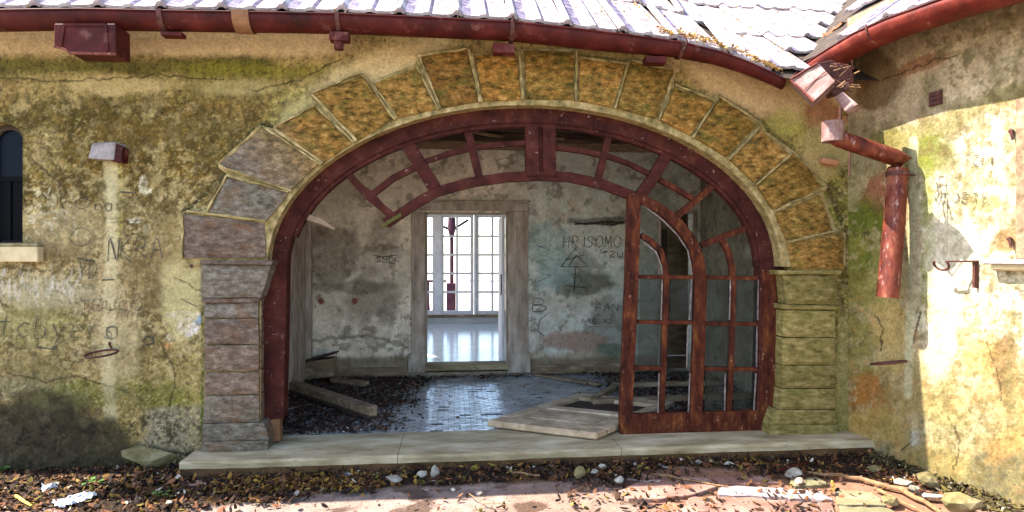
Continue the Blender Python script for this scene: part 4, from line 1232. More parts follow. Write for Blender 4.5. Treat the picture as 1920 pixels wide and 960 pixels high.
# box faces left-down so that its side catches the sun
quadbox([(1482, 150), (1534, 118), (1566, 152), (1525, 191)], HY, .16, 'box', 'faded', hp, turn=.8)
def edge(a, b_, w=.014, mat='redgutter', par=None, dy=-.012):
    t0 = HY - .8 * (a[0] - 1482) / 220.0 + dy; t1 = HY - .8 * (b_[0] - 1482) / 220.0 + dy
    MB().tube([at(a[0], a[1], t0), at((a[0] + b_[0]) / 2 + 1, (a[1] + b_[1]) / 2 - 1, (t0 + t1) / 2), at(b_[0], b_[1], t1)], w * .6, 6).build('bent_edge', M[mat], hp)
edge((1483, 151), (1526, 191)); edge((1482, 149), (1534, 118)); edge((1526, 191), (1566, 154), .012, 'iron'); edge((1508, 168), (1548, 134), .006, 'pipe')
for k in range(34):
    a0 = at(rnd.uniform(1552, 1602), rnd.uniform(118, 168), HY - .1 - .1 * rnd.random())
    d0 = Vector((rnd.gauss(0, 1), rnd.gauss(0, .6), rnd.gauss(0, .6))).normalized() * rnd.uniform(.04, .12)
    MB().tube([a0, a0 + d0], rnd.uniform(.003, .006), 4).build('twig', M['iron' if k % 3 else 'bark'], hp)
quadbox([(1564, 182), (1580, 172), (1609, 196), (1584, 209)], HY - .2, .1, 'outlet', 'faded', hp, turn=.8)
quadbox([(1534, 118), (1560, 112), (1598, 130), (1602, 150), (1590, 170), (1565, 178), (1556, 168), (1570, 152)], HY + .05, .12, 'collar', 'iron', hp)
MB().tube([at(1576, 200, HY + .06), at(1575, 232, HY + .06)], .011, 6).build('strap', M['iron'], hp)
pA, pB = at(1561, 228, HY), at(1561, 266, HY)
MB().tube([pA, pB], .078, 14).build('elbow', M['faded'], dp, smooth=False, bevel=.003)
a_, b_ = at(1560, 256, HY), at(1692, 300, HY)
MB().tube([a_, a_.lerp(b_, .1), a_.lerp(b_, .9), b_, at(1682, 320, HY)], [.05, .065, .065, .07, .07], 14).build('sloping_pipe', M['pipe'], dp, smooth=True)
MB().tube([at(1683, 316, HY), at(1678, 400, HY), at(1664, 558, HY)], [.072, .074, .078], 16, cap=False).build('lower_pipe', M['pipe'], dp, smooth=True)
MB().tube([at(1683, 322, HY), at(1683, 330, HY)], .084, 16).build('pipe_ring', M['iron'], dp)
MB().beam(at(1684, 327, HY), wing(1715, 328, 0.0), .02, .012).build('pipe_bracket', M['iron'], dp)
MB().tube([at(1594, 276, HY + .1), at(1593, 330, HY + .1)], .006, 6).build('wire', M['iron'], dp)

# ================================================================== FITTINGS ON THE WALLS
o = thing('broken_bracket', at(200, 290, 0), 'broken grey concrete bracket stub on the left wall, white streak below it', 'bracket')
P = [at(x, y, -0.10) for x, y in ((172, 268), (216, 266), (212, 300), (164, 297))]
MB().prism([(q.x, -0.10, q.z) for q in P], (0.03, .11, 0.0)).build('stub', M['concrete'], o, bevel=.006)
P = [at(x, y, -0.09) for x, y in ((216, 268), (230, 276), (228, 304), (208, 302))]
MB().prism([(q.x, -0.09, q.z) for q in P], (0.0, .1, 0.0)).build('red_core', M['gutter'], o, bevel=.004)
# flower pot ring
rg = thing('iron_ring', at(190, 662, -0.12), 'rusty iron pot ring sticking out of the left wall', 'ring holder', 'iron pot holders')
c_ = at(190, 663, -0.12); pts = [c_ + Vector((math.cos(a) * .108, math.sin(a) * .108, 0.012 * math.sin(a) + .006 * math.cos(a))) for a in [k * math.pi / 12 for k in range(25)]]
MB().tube(pts, .0085, 6).build('ring', M['iron'], rg)
MB().tube([c_ + Vector((.02, .11, .01)), at(205, 645, -.02), at(206, 640, 0.02)], .009, 6).build('stem', M['iron'], rg)
rg = thing('iron_ring', wing(1666, 680, .1), 'rusty iron pot ring seen edge on, low on the side wall', 'ring holder', 'iron pot holders')
c_ = wing(1666, 680, .12); pts = [c_ + Vector((math.cos(a) * .12, math.sin(a) * .12, -0.024 * math.sin(a) + .012 * math.cos(a))) for a in [k * math.pi / 12 for k in range(25)]]
MB().tube(pts, .0085, 6).build('ring', M['iron'], rg)
MB().tube([c_ - WN * .11, wing(1672, 682, -.01)], .009, 6).build('stem', M['iron'], rg)
rg = thing('iron_hook', wing(1800, 495, .1), 'rusty iron bracket with open ring on the bright side wall beside the sill', 'hook')
c_ = wing(1765, 496, .14); pts = [c_ + WD * (math.cos(a) * .055) + WN * (-.0 + .02 * math.sin(a)) + Vector((0, 0, math.sin(a) * .04)) for a in [math.pi * .8 + k * math.pi / 10 for k in range(15)]]
MB().tube(pts, .009, 6).build('ring', M['iron'], rg)
MB().tube([wing(1777, 490, .14), wing(1832, 490, .02)], .007, 6).build('arm', M['iron'], rg)
MB().beam(wing(1829, 488, .015), wing(1829, 540, .015), .03, .02).build('plate', M['iron'], rg)
vt = thing('wall_vent', wing(1755, 184, 0), 'small dark square vent hole high on the side wall', 'vent')
def wbox(x0, y0, x1, y1, o0, o1, name, mat, parent, bev=0.0):
    a, b_, c2, d2 = wing(x0, y0, o0), wing(x1, y0, o0), wing(x1, y1, o0), wing(x0, y1, o0)
    za, zb = (a.z + b_.z) / 2, (c2.z + d2.z) / 2
    poly = [Vector((a.x, a.y, za)), Vector((b_.x, b_.y, za)), Vector((c2.x, c2.y, zb)), Vector((d2.x, d2.y, zb))]
    return MB().prism(poly, WN * (o1 - o0)).build(name, M[mat], parent, bevel=bev)
wbox(1743, 171, 1768, 198, .001, .012, 'frame', 'iron', vt, .002)
for i in range(3): wbox(1746, 174 + i * 8, 1765, 179 + i * 8, .012, .018, 'louvre', 'iron', vt)
# protruding brick
br = MB(); br.box(at(1553, 304, -.02) + Vector((0, 0, 0)), (.15, .09, .055), Matrix.Rotation(.15, 3, 'Y'))
o = br.build('brick', M['tilered'], None, bevel=.01); tag(o, 'brown brick end jutting from the plaster beside the arch at the right', 'brick')
o = thing('wall_peg', at(359, 499, 0), 'small dark peg hole in the plaster beside the left arch foot', 'peg')
MB().tube([at(359, 499, -.02), at(359, 499, .01)], .014, 8).build('peg', M['iron'], o)
# little rusty fixings by the side window
for i, (x, y, lb) in enumerate(((1896, 246, 'rusty hinge stub high beside the side window edge'), (1893, 448, 'rusty hinge stub low beside the side window edge'))):
    o = MB().tube([wing(x, y, -.01), wing(x, y, .03), wing(x + 2, y + 16, .035)], [.018, .014, .008], 7).build('hinge_stub', M['iron']); tag(o, lb, 'hinge', 'hinge stubs')

# left window
lwn = thing('arched_window', (LWX1 - .3, 0.1, LWZ0), 'dark narrow arched window at the left edge with a pale sill', 'window')
rx = (LWX1 - LWX0) / 2; cx = (LWX1 + LWX0) / 2; zs = LWZT - rx
pts = [(LWX1 - .02, LWZ0)] + [(cx + (rx - .02) * math.cos(a), zs + (rx - .02) * math.sin(a)) for a in [math.pi * k / 14 for k in range(15)]] + [(LWX0 + .02, LWZ0)]
MB().strip(pts, .035, 0.06, .06).build('frame', M['darkwood'], lwn)
vs = [(x, 0.09, z) for x, z in pts]
MB().prism(vs, (0, .008, 0)).build('glass_pane', M['glass'], lwn)
zt_ = at(20, 336, .08).z
MB().box2((LWX0 + .04, .066, zt_ - .02), (LWX1 - .04, .088, zt_ + .02)).build('transom', M['blackpane'], lwn)
MB().box2((LWX0 + .04, .082, LWZ0 + .02), (LWX1 - .045, .0885, zt_ - .021)).build('lower_pane', M['blackpane'], lwn)
MB().box2((LWX1 - .17, .07, LWZ0 + .02), (LWX1 - .14, .0815, zt_ - .021)).build('casement_bar', M['blackpane'], lwn)
rv = [(cx + (rx + .004) * math.cos(a), zs + (rx + .004) * math.sin(a)) for a in [math.pi * k / 20 for k in range(21)]]
rv = [(LWX1 + .004, LWZ0)] + rv + [(LWX0 - .004, LWZ0)]
vs = []; 
for x, z in rv: vs += [(x, -0.004, z), (x, .1, z)]
MB().add(vs, [(2 * i, 2 * i + 1, 2 * i + 3, 2 * i + 2) for i in range(len(rv) - 1)]).build('reveal', M['mortar'], lwn)
a = at(70, 462, -.07); b_ = at(70, 491, -.07)
MB().box2((LWX0 - .1, -.07, a.z), (a.x, .1, b_.z)).build('sill', M['ochre'], lwn, bevel=.006)
MB().box2((LWX0 - .1, -.075, a.z + .003), (a.x + .004, .1, a.z + .022)).build('sill_edge', M['rockmoss'], lwn, bevel=.004)
# side window on the wing
swn = thing('side_window', wing(1911, 486, 0), 'brown framed window cut by the right edge of the picture, with stone sill', 'window')
def wp_(t, z, o_): return C + WD * t + WN * o_ + Vector((0, 0, z))
def wbx(t0, t1, z0, z1, o0, o1, name, mat, bev=.004):
    return MB().prism([wp_(t0, z0, o0), wp_(t1, z0, o0), wp_(t1, z1, o0), wp_(t0, z1, o0)], WN * (o1 - o0)).build(name, M[mat], swn, bevel=bev)
wbx(WWT0 - .01, WWT0 + .05, WWZ0, WWZ1, -.1, .02, 'frame', 'greywood'); wbx(WWT0 + .84, WWT0 + .91, WWZ0, WWZ1, -.1, .02, 'frame', 'greywood')
wbx(WWT0 + .052, WWT0 + .838, WWZ1 - .06, WWZ1, -.1, .018, 'frame', 'greywood'); wbx(WWT0 + .052, WWT0 + .838, WWZ0, WWZ0 + .05, -.1, .018, 'frame', 'greywood')
wbx(WWT0 + .05, WWT0 + .84, WWZ0 + .05, WWZ1 - .06, -.06, -.05, 'glass_pane', 'glass', 0)
wbx(WWT0 - .13, WWT0 + 1.0, WWZ0 - .075, WWZ0 - .002, -.02, .075, 'sill', 'ochre', .012)
wbx(WWT0 - .16, WWT0 + 1.03, WWZ0 - .035, WWZ0 - .0, -.02, .10, 'sill_edge', 'concrete', .006)

# ================================================================== INSIDE: first room
BY = 2.8                                  # back wall of the first room
XL, XR = at(570, 480, BY).x, at(1313, 480, BY).x
FLZ = 0.0
D0, D1 = at(797, 600, BY).x, at(953, 600, BY).x
DZT = at(880, 398, BY).z
E0, E1 = at(1238, 600, BY).x, at(1302, 600, BY).x
EZT = at(1270, 400, BY).z
CZ = at(900, 274, BY).z - 0.03
def paint_back(X, Y, P):
    p = Painter(X, Y, (222, 210, 194), 801, k=0.92)
    p.mottle(1.2, 0.3)
    p.mix(sst(900, 1000, X) * .9, (186, 194, 190))
    p.speck(2.5, 0.5, 0.66, (168, 156, 140), .5)
    p.speck(6, 0.6, 0.66, (104, 94, 82), .6)
    p.speck(7, 0.56, 0.62, (206, 198, 186), .5)
    for cx, cy, rx, ry, cl, a in ((620, 470, 40, 60, (110, 98, 88), .6), (700, 560, 50, 50, (128, 116, 104), .6), (660, 540, 60, 12, (90, 80, 72), .5), (1080, 530, 60, 22, (84, 84, 70), .8), (1070, 500, 50, 30, (110, 112, 104), .6),
                                  (1150, 620, 50, 60, (104, 106, 100), .6), (1080, 640, 60, 16, (150, 112, 96), .7), (1140, 660, 30, 20, (84, 96, 72), .7), (1030, 480, 40, 60, (146, 172, 172), .6),
                                  (640, 350, 40, 30, (184, 176, 160), .6), (720, 440, 26, 40, (112, 100, 90), .5), (1230, 500, 60, 160, (112, 116, 106), .6), (1050, 670, 80, 10, (172, 152, 128), .6), (1120, 415, 60, 8, (72, 72, 70), .7)):
        p.blob(cx, cy, rx, ry, cl, a, .8, .3, 3)
    for cx, cy in ((602, 565), (665, 565)): p.blob(cx, cy, 6, 6, (120, 60, 44), .9, .3, .2, 10)
    p.line([(590, 640), (700, 628), (760, 650)], 4, (96, 84, 74), .6, 8)
    p.band(668, 720, 560, 1320, (112, 96, 76), .8, 8, 5)
    p.mottle(7, .22)
    p.h += (fbm(X / 100, Y / 100, 2, 35, 5) - .5) * .02
    return p
nb, mbv = int((XR - XL + .2) / .014), int((CZ + .23) / .014)
def back_keep(cc):
    x, z = cc[:, 0], cc[:, 2]
    return ~((x > D0) & (x < D1) & (z < DZT) & (z > .05)) & ~((x > E0) & (x < E1) & (z < EZT) & (z > 0))
bw = grid_wall('room_back_wall', (XL - .1, BY, -.05), ((XR - XL + .2) / nb, 0, 0), (0, 0, (CZ + .23) / mbv), nb, mbv, (0, -1, 0), paint_back, back_keep, .22, M['inwall'])
tag(bw, 'scribbled grey plaster back wall inside the room, around the white doorway', 'wall')
def paint_side(X, Y, P):
    p = Painter(P[:, 1] * 145, P[:, 2] * 145, (156, 150, 136), 901, k=.8)
    p.mottle(1.2, .3); p.speck(3, .45, .7, (116, 108, 94), .6); p.speck(8, .6, .66, (84, 78, 68), .5); p.streak(5, .8, .15)
    p.mottle(7, .2)
    return p
ns = int((BY - .35) / .02); ms = int(3.3 / .02)
for nm, x, sgn, lb in (('room_left_wall', XL, 1, 'grey plaster left wall inside the room, beside the panelled door'), ('room_right_wall', XR, -1, 'grey plaster right wall inside the room, seen through the glazed section')):
    o = grid_wall(nm, (x, .35, -.05), (0, (BY - .35) / ns, 0), (0, 0, 3.3 / ms), ns, ms, (sgn, 0, 0), paint_side, None, .2, M['inwall'])
    tag(o, lb, 'wall')

# first room floor: small glazed tiles, one mass of pieces
fl = MB().box2((XL - .3, .02, -.3), (XR + .3, BY + .02, -.012)).build('floor', M['dirt']); fl['kind'] = 'structure'
mb = MB(); tx, ty = 0.105, 0.056
y = 0.342; r = 0
while y < BY:
    x = XL + (tx / 2 if r % 2 else 0)
    while x < XR:
        if rnd.random() > .035:
            z = rnd.gauss(0, .0005); g1, g2 = rnd.gauss(0, .022), rnd.gauss(0, .026)
            a, b_ = x + .003, x + tx - .003; c2, d2 = y + .004, y + ty - .004
            zz = lambda px_, py_: z + g1 * (px_ - x - tx / 2) + g2 * (py_ - y - ty / 2) - .003
            mb.add([(a, c2, zz(a, c2)), (b_, c2, zz(b_, c2)), (b_, d2, zz(b_, d2)), (a, d2, zz(a, d2)), (a, c2, -.014), (b_, c2, -.014)], [(0, 1, 2, 3), (4, 5, 1, 0)])
        x += tx
    y += ty; r += 1
o = mb.build('floor_tiles', M['floortile'], fl); o['kind'] = 'stuff'
# ceiling boards and joists, some boards gone
ce = thing('ceiling', (0.6, 1.5, CZ), None, None); ce['kind'] = 'structure'
MB().box2((XL - .2, .3, CZ + .2), (XR + .2, BY + .2, CZ + .23)).build('loft_boards', M['darkwood'], ce)
k = 0; x = XL
while x < XR:
    w = rnd.uniform(.14, .2)
    if rnd.random() < .62:
        MB().box2((x, .35, CZ + .035), (x + w - .012, BY - .01 - (rnd.random() * .9 if rnd.random() < .3 else 0), CZ + .05)).build('ceiling_board', M['darkwood'], ce)
    x += w
for y in (.75, 1.35, 1.95, 2.5):
    MB().box2((XL, y, CZ - .06), (XR, y + .07, CZ + .034)).build('joist', M['greywood' if y > 2 else 'darkwood'], ce, bevel=.004)
for a, b_ in (((0.1, 1.6, CZ - .02), (1.2, 2.5, CZ + .0)), ((-.6, 2.2, CZ - .01), (0.5, 2.0, CZ + .01)), ((1.4, 2.2, CZ - .02), (2.4, 1.7, CZ + .01)), ((1.0, 1.9, CZ - .03), (2.7, 2.35, CZ - .01))):
    MB().beam(a, b_, .05, .025).build('hanging_lath', M['greywood'], ce)

# doorway in the back wall
dc = thing('doorway_casing', at(880, 690, BY), 'dirty white moulded doorway casing in the back wall, far windows seen through it', 'door casing')
cy = BY - .03
def cbx(x0, y0, x1, y1, d0, d1, name='casing', mat='whitewood', par=None, bev=.004):
    a, b_ = at(x0, y0, BY), at(x1, y1, BY)
    return MB().box2((a.x, BY - d0, a.z), (b_.x, BY + d1, b_.z)).build(name, M[mat], par or dc, bevel=bev)
cbx(772, 397, 797, 694, .03, .06); cbx(953, 397, 990, 694, .03, .06); cbx(772, 380, 990, 396.6, .032, .06)
cbx(768, 375, 994, 380, .05, .0, 'cornice'); cbx(778, 400, 783, 690, .045, 0, 'bead', 'whitewood'); cbx(962, 400, 967, 690, .045, 0, 'bead'); cbx(981, 400, 986, 690, .045, 0, 'bead')
cbx(766, 662, 798, 697, .05, 0, 'plinth_block'); cbx(952, 662, 994, 697, .05, 0, 'plinth_block')
cbx(797, 685, 953, 692, .04, .25, 'doorstep', 'slab')
MB().box2((D0, BY + .0601, 0), (D0 + .02, BY + .24, DZT)).build('jamb', M['whitewood'], dc); MB().box2((D1 - .02, BY + .0601, 0), (D1, BY + .24, DZT)).build('jamb', M['whitewood'], dc)
MB().box2((D0, BY + .0601, DZT - .02), (D1, BY + .24, DZT)).build('jamb', M['whitewood'], dc)
# open door leaf beyond, seen edge-on
dl = thing('inner_door', (D1 - .03, BY + .3, .08), 'pale door leaf folded open behind the right side of the inner doorway', 'door')
MB().box2((D1 - .06, BY + .27, .09), (D1 - .02, BY + .95, DZT - .03)).build('panel', M['winwood'], dl, bevel=.003)
MB().box2((D1 - .075, BY + .3, 1.02), (D1 - .0605, BY + .34, 1.3)).build('lock_plate', M['iron'], dl)
# skirting boards
sk = MB(); sk.box2((XL + .02, BY - .035, 0.0), (D0 - .25, BY - .012, .13)); o = sk.build('skirting_board', M['greywood'], None, bevel=.004); tag(o, 'dusty skirting board left of the inner doorway, partly broken', 'skirting', 'skirting boards')
sk = MB(); sk.box2((D1 + .3, BY - .035, 0.0), (E0 - .06, BY - .012, .13)); o = sk.build('skirting_board', M['greywood'], None, bevel=.004); tag(o, 'dusty skirting board right of the inner doorway', 'skirting', 'skirting boards')
# panelled door against the left wall
pd = thing('panelled_door', (XL + .05, 2.25, 0), 'tall panelled pale door standing open against the left inner wall', 'door')
MB().box2((XL + .025, 1.80, .02), (XL + .065, 2.62, 2.12)).build('leaf', M['whitewood'], pd, bevel=.004)
for z0, z1 in ((.2, .9), (1.05, 1.95)):
    for y0, y1 in ((1.9, 2.18), (2.26, 2.54)):
        MB().box2((XL + .066, y0, z0), (XL + .078, y1, z1)).build('door_panel', M['whitewood'], pd, bevel=.006)
MB().box2((XL + .02, 2.64, 0), (XL + .12, 2.74, 2.2)).build('architrave', M['whitewood'], pd, bevel=.006)
# right-hand dark passage with a brown door
ps = thing('passage', ((E0 + E1) / 2, BY + .3, 0), 'dark side passage opening at the right end of the back wall', 'passage')
mb = MB(); 
mb.box2((E0 - .5, BY + 1.3, 0), (E1 + .5, BY + 1.33, 2.6)); mb.box2((E0 - .5, BY + .25, 0), (E0 - .47, BY + 1.3, 2.6)); mb.box2((E1 + .47, BY + .25, 0), (E1 + .5, BY + 1.3, 2.6))
mb.box2((E0 - .5, BY + .23, 2.6), (E1 + .5, BY + 1.33, 2.63)); mb.box2((E0 - .5, BY + .23, -.05), (E1 + .5, BY + 1.33, -.01))
mb.build('passage_wall', M['greywood'], ps)
MB().box2((E0 + .12, BY + .9, 0), (E1 - .05, BY + .94, 1.95)).build('brown_door', M['darkwood'], ps)
for a, b_ in ((E0 - .04, E0), (E1, E1 + .03)):
    MB().box2((a, BY - .03, 0), (b_, BY + .05, EZT + .05)).build('casing', M['whitewood'], ps)
MB().box2((E0, BY - .029, EZT), (E1, BY + .05, EZT + .05)).build('casing', M['whitewood'], ps)

# ------------------------------------------------------------------ second room
F2 = 0.08; WY = 8.1
R0, R1 = D0 - 1.6, D1 + 1.8
fl2 = MB().box2((R0, BY + .22, -.2), (R1, WY, F2)).build('far_room_floor', M['floor2']); fl2['kind'] = 'structure'
M['plain'] = noisy('pale_distemper', [(0.3, (0.34, 0.33, 0.31)), (0.7, (0.5, 0.49, 0.47))], 3)
mb = MB(); mb.box2((R0 - .1, BY + .22, 0), (R0, BY + 1.2, 3.2)); mb.box2((R0 - .1, BY + 4.4, 0), (R0, WY, 3.2)); mb.box2((R0 - .1, BY + 1.2, 2.6), (R0, BY + 4.4, 3.2)); mb.box2((R0 - .1, BY + 1.2, 0), (R0, BY + 4.4, .4)); mb.box2((R1, BY + .22, 0), (R1 + .1, BY + 1.6, 3.2)); mb.box2((R1, BY + 4.2, 0), (R1 + .1, WY, 3.2)); mb.box2((R1, BY + 1.6, 2.6), (R1 + .1, BY + 4.2, 3.2)); mb.box2((R1, BY + 1.6, 0), (R1 + .1, BY + 4.2, .4))  # unseen openings added in both side walls to brighten the room
o = mb.build('far_room_side_walls', M['plain']); o['kind'] = 'structure'
o = MB().box2((R0 - .1, BY + .22, 3.2), (R1 + .1, WY + .2, 3.25)).build('far_room_ceiling', M['plain']); o['kind'] = 'structure'
GX0, GX1 = at(798, 500, WY).x - .45, at(956, 500, WY).x
GZ0, GZ1 = at(880, 590, WY).z, at(880, 400, WY).z
o = thing('far_window_wall', ((GX0 + GX1) / 2, WY, 0), 'pale wall of the far room around the tall glazed windows', 'wall')
for a, b_ in (((R0, WY, F2), (GX0, WY + .2, 3.2)), ((GX1, WY, F2), (R1, WY + .2, 3.2)), ((GX0, WY, GZ1), (GX1, WY + .2, 3.2)), ((GX0, WY, F2), (GX1, WY + .2, GZ0 - .02))):
    MB().box2(a, b_).build('wall_piece', M['plain'], o)
def casement(x0, x1, cols, label, py0=408, py1=583, fr=6):
    a, b_ = at(x0, py1, WY), at(x1, py0, WY)
    f = fr / 86.0
    t = thing('far_window', ((a.x + b_.x) / 2, WY, a.z), label, 'window', 'tall windows of the far room')
    zb, zt = a.z - .16, b_.z + f
    MB().box2((a.x - f, WY + .02, zb), (a.x, WY + .09, zt)).build('frame', M['winwood'], t); MB().box2((b_.x, WY + .02, zb), (b_.x + f, WY + .09, zt)).build('frame', M['winwood'], t)
    MB().box2((a.x, WY + .021, zb), (b_.x, WY + .09, a.z)).build('frame', M['winwood'], t); MB().box2((a.x, WY + .021, b_.z), (b_.x, WY + .09, zt)).build('frame', M['winwood'], t)
    for i in range(1, cols):
        x = a.x + (b_.x - a.x) * i / cols
        MB().box2((x - .024, WY + .04, a.z), (x + .024, WY + .065, b_.z)).build('glazing_bar', M['winwood'], t)
    for i in range(1, 5):
        z = a.z + (b_.z - a.z) * i / 5
        MB().box2((a.x, WY + .042, z - .022), (b_.x, WY + .063, z + .022)).build('glazing_bar', M['winwood'], t)
    return t
casement(832, 882, 2, 'left of the two tall white windows framed by the doorway, column behind it')
casement(898, 949, 2, 'right of the two tall white windows framed by the doorway')
casement(774, 811, 2, 'partly hidden white window behind the left jamb of the doorway')
for x0, x1 in ((889, 892), (815, 827.5), (955, 956)):
    a, b_ = at(x0, 590, WY), at(x1, 400, WY)
    o = MB().box2((a.x, WY - .02, a.z), (b_.x, WY + .12, b_.z)).build('window_mullion', M['winwood'], None); tag(o, 'pale upright mullion %s' % ('between the two casements' if x0 == 889 else 'left of the column window' if x0 == 815 else 'at the right jamb of the far window'), 'mullion')
o = MB().box2((GX0, WY - .07, GZ0 - .05), (GX1 + .05, WY + .1, GZ0 - .0)).build('window_ledge', M['greywood'], None, bevel=.006); tag(o, 'dark dusty ledge below the far windows', 'ledge')
# terrace with column and railing
te = MB().box2((-6, WY + .2, -.35), (9, WY + 3.0, .02)).build('terrace', noisy('pale_terrace_paving', [(0.3, (.5, .5, .49)), (0.7, (.62, .62, .6))], 2)); te['kind'] = 'structure'
cl = thing('terrace_column', at(846, 560, WY + 2.2), 'violet brown terrace column with bracket arms seen through the far window', 'column')
q = at(847, 500, WY + 2.2)
def zat(py, Y): return at(847, py, Y).z
MB().tube([(q.x, q.y, zat(531, q.y)), (q.x, q.y, zat(438, q.y))], .05, 10).build('shaft', M['violet'], cl)
MB().tube([(q.x, q.y, zat(442, q.y)), (q.x, q.y, zat(430, q.y)), (q.x, q.y, zat(400, q.y)), (q.x, q.y, 3.1)], [.06, .11, .09, .08], 10).build('capital', M['violet'], cl)
MB().beam((q.x, q.y, zat(432, q.y)), (q.x + .42, q.y, zat(412, q.y)), .05, .06).build('bracket_arm', M['violet'], cl)
MB().beam((q.x, q.y, zat(432, q.y)), (q.x - .3, q.y, zat(422, q.y)), .05, .06).build('bracket_arm', M['violet'], cl)
MB().box2((q.x - .13, q.y - .1, .0), (q.x + .1, q.y + .1, zat(531, q.y))).build('pedestal', M['violet'], cl, bevel=.01)
rl = thing('terrace_railing', (q.x, q.y, 0), 'dark balustrade rail crossing behind the far windows', 'railing')
MB().box2((-3, q.y - .03, zat(529, q.y)), (q.x - .14, q.y + .03, zat(525, q.y))).build('rail', M['violet'], rl)
MB().box2((q.x + .11, q.y - .03, zat(529, q.y)), (5, q.y + .03, zat(525.5, q.y))).build('rail', M['winwood'], rl)
x = -2.9
while x < q.x - .2:
    MB().tube([(x, q.y, 0), (x, q.y, .2), (x, q.y, .45), (x, q.y, zat(529, q.y))], [.03, .05, .03, .035], 8).build('baluster', M['violet'], rl, smooth=True); x += .16
MB().beam((q.x + 1.05, q.y, .02), (q.x + 1.05, q.y, .22), .02, .02).build('rail_stub', M['iron'], rl)

# left-hand hidden room behind the arched window: closes the building
MB().box2((WL, 2.2, -.2), (XL - .3, 2.3, 3.3)).build('side_room_wall', M['plain'])['kind'] = 'structure'
MB().box2((WL - .1, 0.35, -.2), (WL, 2.3, 3.3)).build('side_room_wall', M['plain'])['kind'] = 'structure'

# ================================================================== FALLEN THINGS INSIDE
def floor_pt(px, py, Z=0.0):
    return gnd(px, py, Z)
# heavy beam on the left
bmx = thing('fallen_beam', floor_pt(640, 745), 'thick fallen timber beam lying across the dark debris at the left', 'beam')
a, b_ = floor_pt(528, 716, .10), floor_pt(698, 772, .07)
MB().beam(a, b_, .12, .10).build('beam', M['greywood'], bmx, bevel=.006)
MB().beam(a + Vector((-.05, -.05, -.045)), b_ + Vector((-.03, -.06, -.035)), .02, .03).build('edge_strip', M['darkwood'], bmx)
o = MB().beam(floor_pt(676, 806, .012), floor_pt(714, 785, .02), .018, .012).build('lath', M['putty']); tag(o, 'thin pale lath lying on the litter in front of the fallen beam', 'lath')
o = MB().beam(floor_pt(533, 768, .01), floor_pt(560, 763, .015), .02, .012).build('lath', M['putty']); tag(o, 'short pale lath beside the left door post foot', 'lath')
bx = thing('broken_cabinet', floor_pt(605, 693), 'broken pale wooden box tipped against the left end of the back wall', 'cabinet')
R = Matrix.Rotation(-.2, 3, 'Z')
c_ = floor_pt(600, 712, 0) + Vector((0, -.06, .16))
MB().box(c_, (.42, .2, .22), R @ Matrix.Rotation(-.12, 3, 'Y')).build('carcass', M['greywood'], bx, bevel=.006)
MB().box(c_ + Vector((-.01, -.02, .135)), (.46, .24, .022), R @ Matrix.Rotation(-.26, 3, 'Y')).build('lid', M['darkwood'], bx, bevel=.003)
o = MB().beam(floor_pt(625, 712, .04), floor_pt(686, 720, .04), .12, .05).build('board', M['greywood'], None, bevel=.005); tag(o, 'short thick board with broken orange end on the floor by the cabinet', 'board')
o = MB().beam(floor_pt(1002, 702, .02), floor_pt(1128, 722, .02), .06, .03).build('board', M['greywood'], None, bevel=.004); tag(o, 'long narrow board lying right of the inner doorway', 'board')
# fallen panelled door at the right
fd = thing('fallen_door', floor_pt(1060, 790), 'large dusty panelled door lying flat on the floor, near the glazed section', 'door')
A_, B_, D_ = floor_pt(912, 788, .07), floor_pt(1118, 812, .07), floor_pt(1085, 737, .06)
ux = (B_ - A_); uy = (D_ - A_)
def dpt(u, v, h=0.0): return A_ + ux * u + uy * v + Vector((0, 0, h))
def dbox(u0, v0, u1, v1, h0, h1, name, mat='greywood', bev=.004):
    return MB().prism([dpt(u0, v0, h0), dpt(u1, v0, h0), dpt(u1, v1, h0), dpt(u0, v1, h0)], (0, 0, h1 - h0)).build(name, M[mat], fd, bevel=bev)
M['fdoor'] = noisy('dusty_door_paint', [(0.3, (0.20, 0.135, 0.075)), (0.5, (0.38, 0.27, 0.165)), (0.7, (0.54, 0.42, 0.28))], 6, bd=.003, stops2=(.1, .07, .045), scale2=16, thr=(.6, .7))
dbox(0, 0, 1.0, .13, -.06, 0, 'stile', 'fdoor', .012); dbox(0, .87, 1.0, 1.0, -.05, 0, 'stile', 'fdoor')
dbox(0, .131, .12, .869, -.05, -.001, 'rail', 'fdoor'); dbox(.88, .131, 1.0, .869, -.05, -.001, 'rail', 'fdoor'); dbox(.121, .47, .879, .55, -.05, -.001, 'rail', 'fdoor')
dbox(.121, .131, .879, .469, -.035, -.016, 'door_panel', 'fdoor'); dbox(.22, .20, .78, .41, -.016, -.006, 'raised_field', 'fdoor')
dbox(.121, .551, .879, .869, -.05, -.035, 'door_panel', 'darkwood')
dd = thing('fallen_frame', floor_pt(1240, 740), 'second dusty frame lying flat behind the glazed door section', 'frame')
a, b_, c2 = floor_pt(1110, 752, .05), floor_pt(1420, 742, .05), floor_pt(1150, 722, .06)
MB().beam(a, b_, .09, .05).build('rail', M['greywood'], dd, bevel=.004); MB().beam(c2, floor_pt(1400, 716, .06), .08, .05).build('rail', M['greywood'], dd, bevel=.004)
MB().beam(a + Vector((.02, .05, .005)), c2 + Vector((.02, -.05, 0)), .08, .045).build('rail', M['greywood'], dd, bevel=.004)
o = MB().beam(floor_pt(1200, 790, .03), floor_pt(1290, 765, .04), .05, .03).build('board', M['darkwood'], None); tag(o, 'dark broken board on the floor behind the lower left panes', 'board')

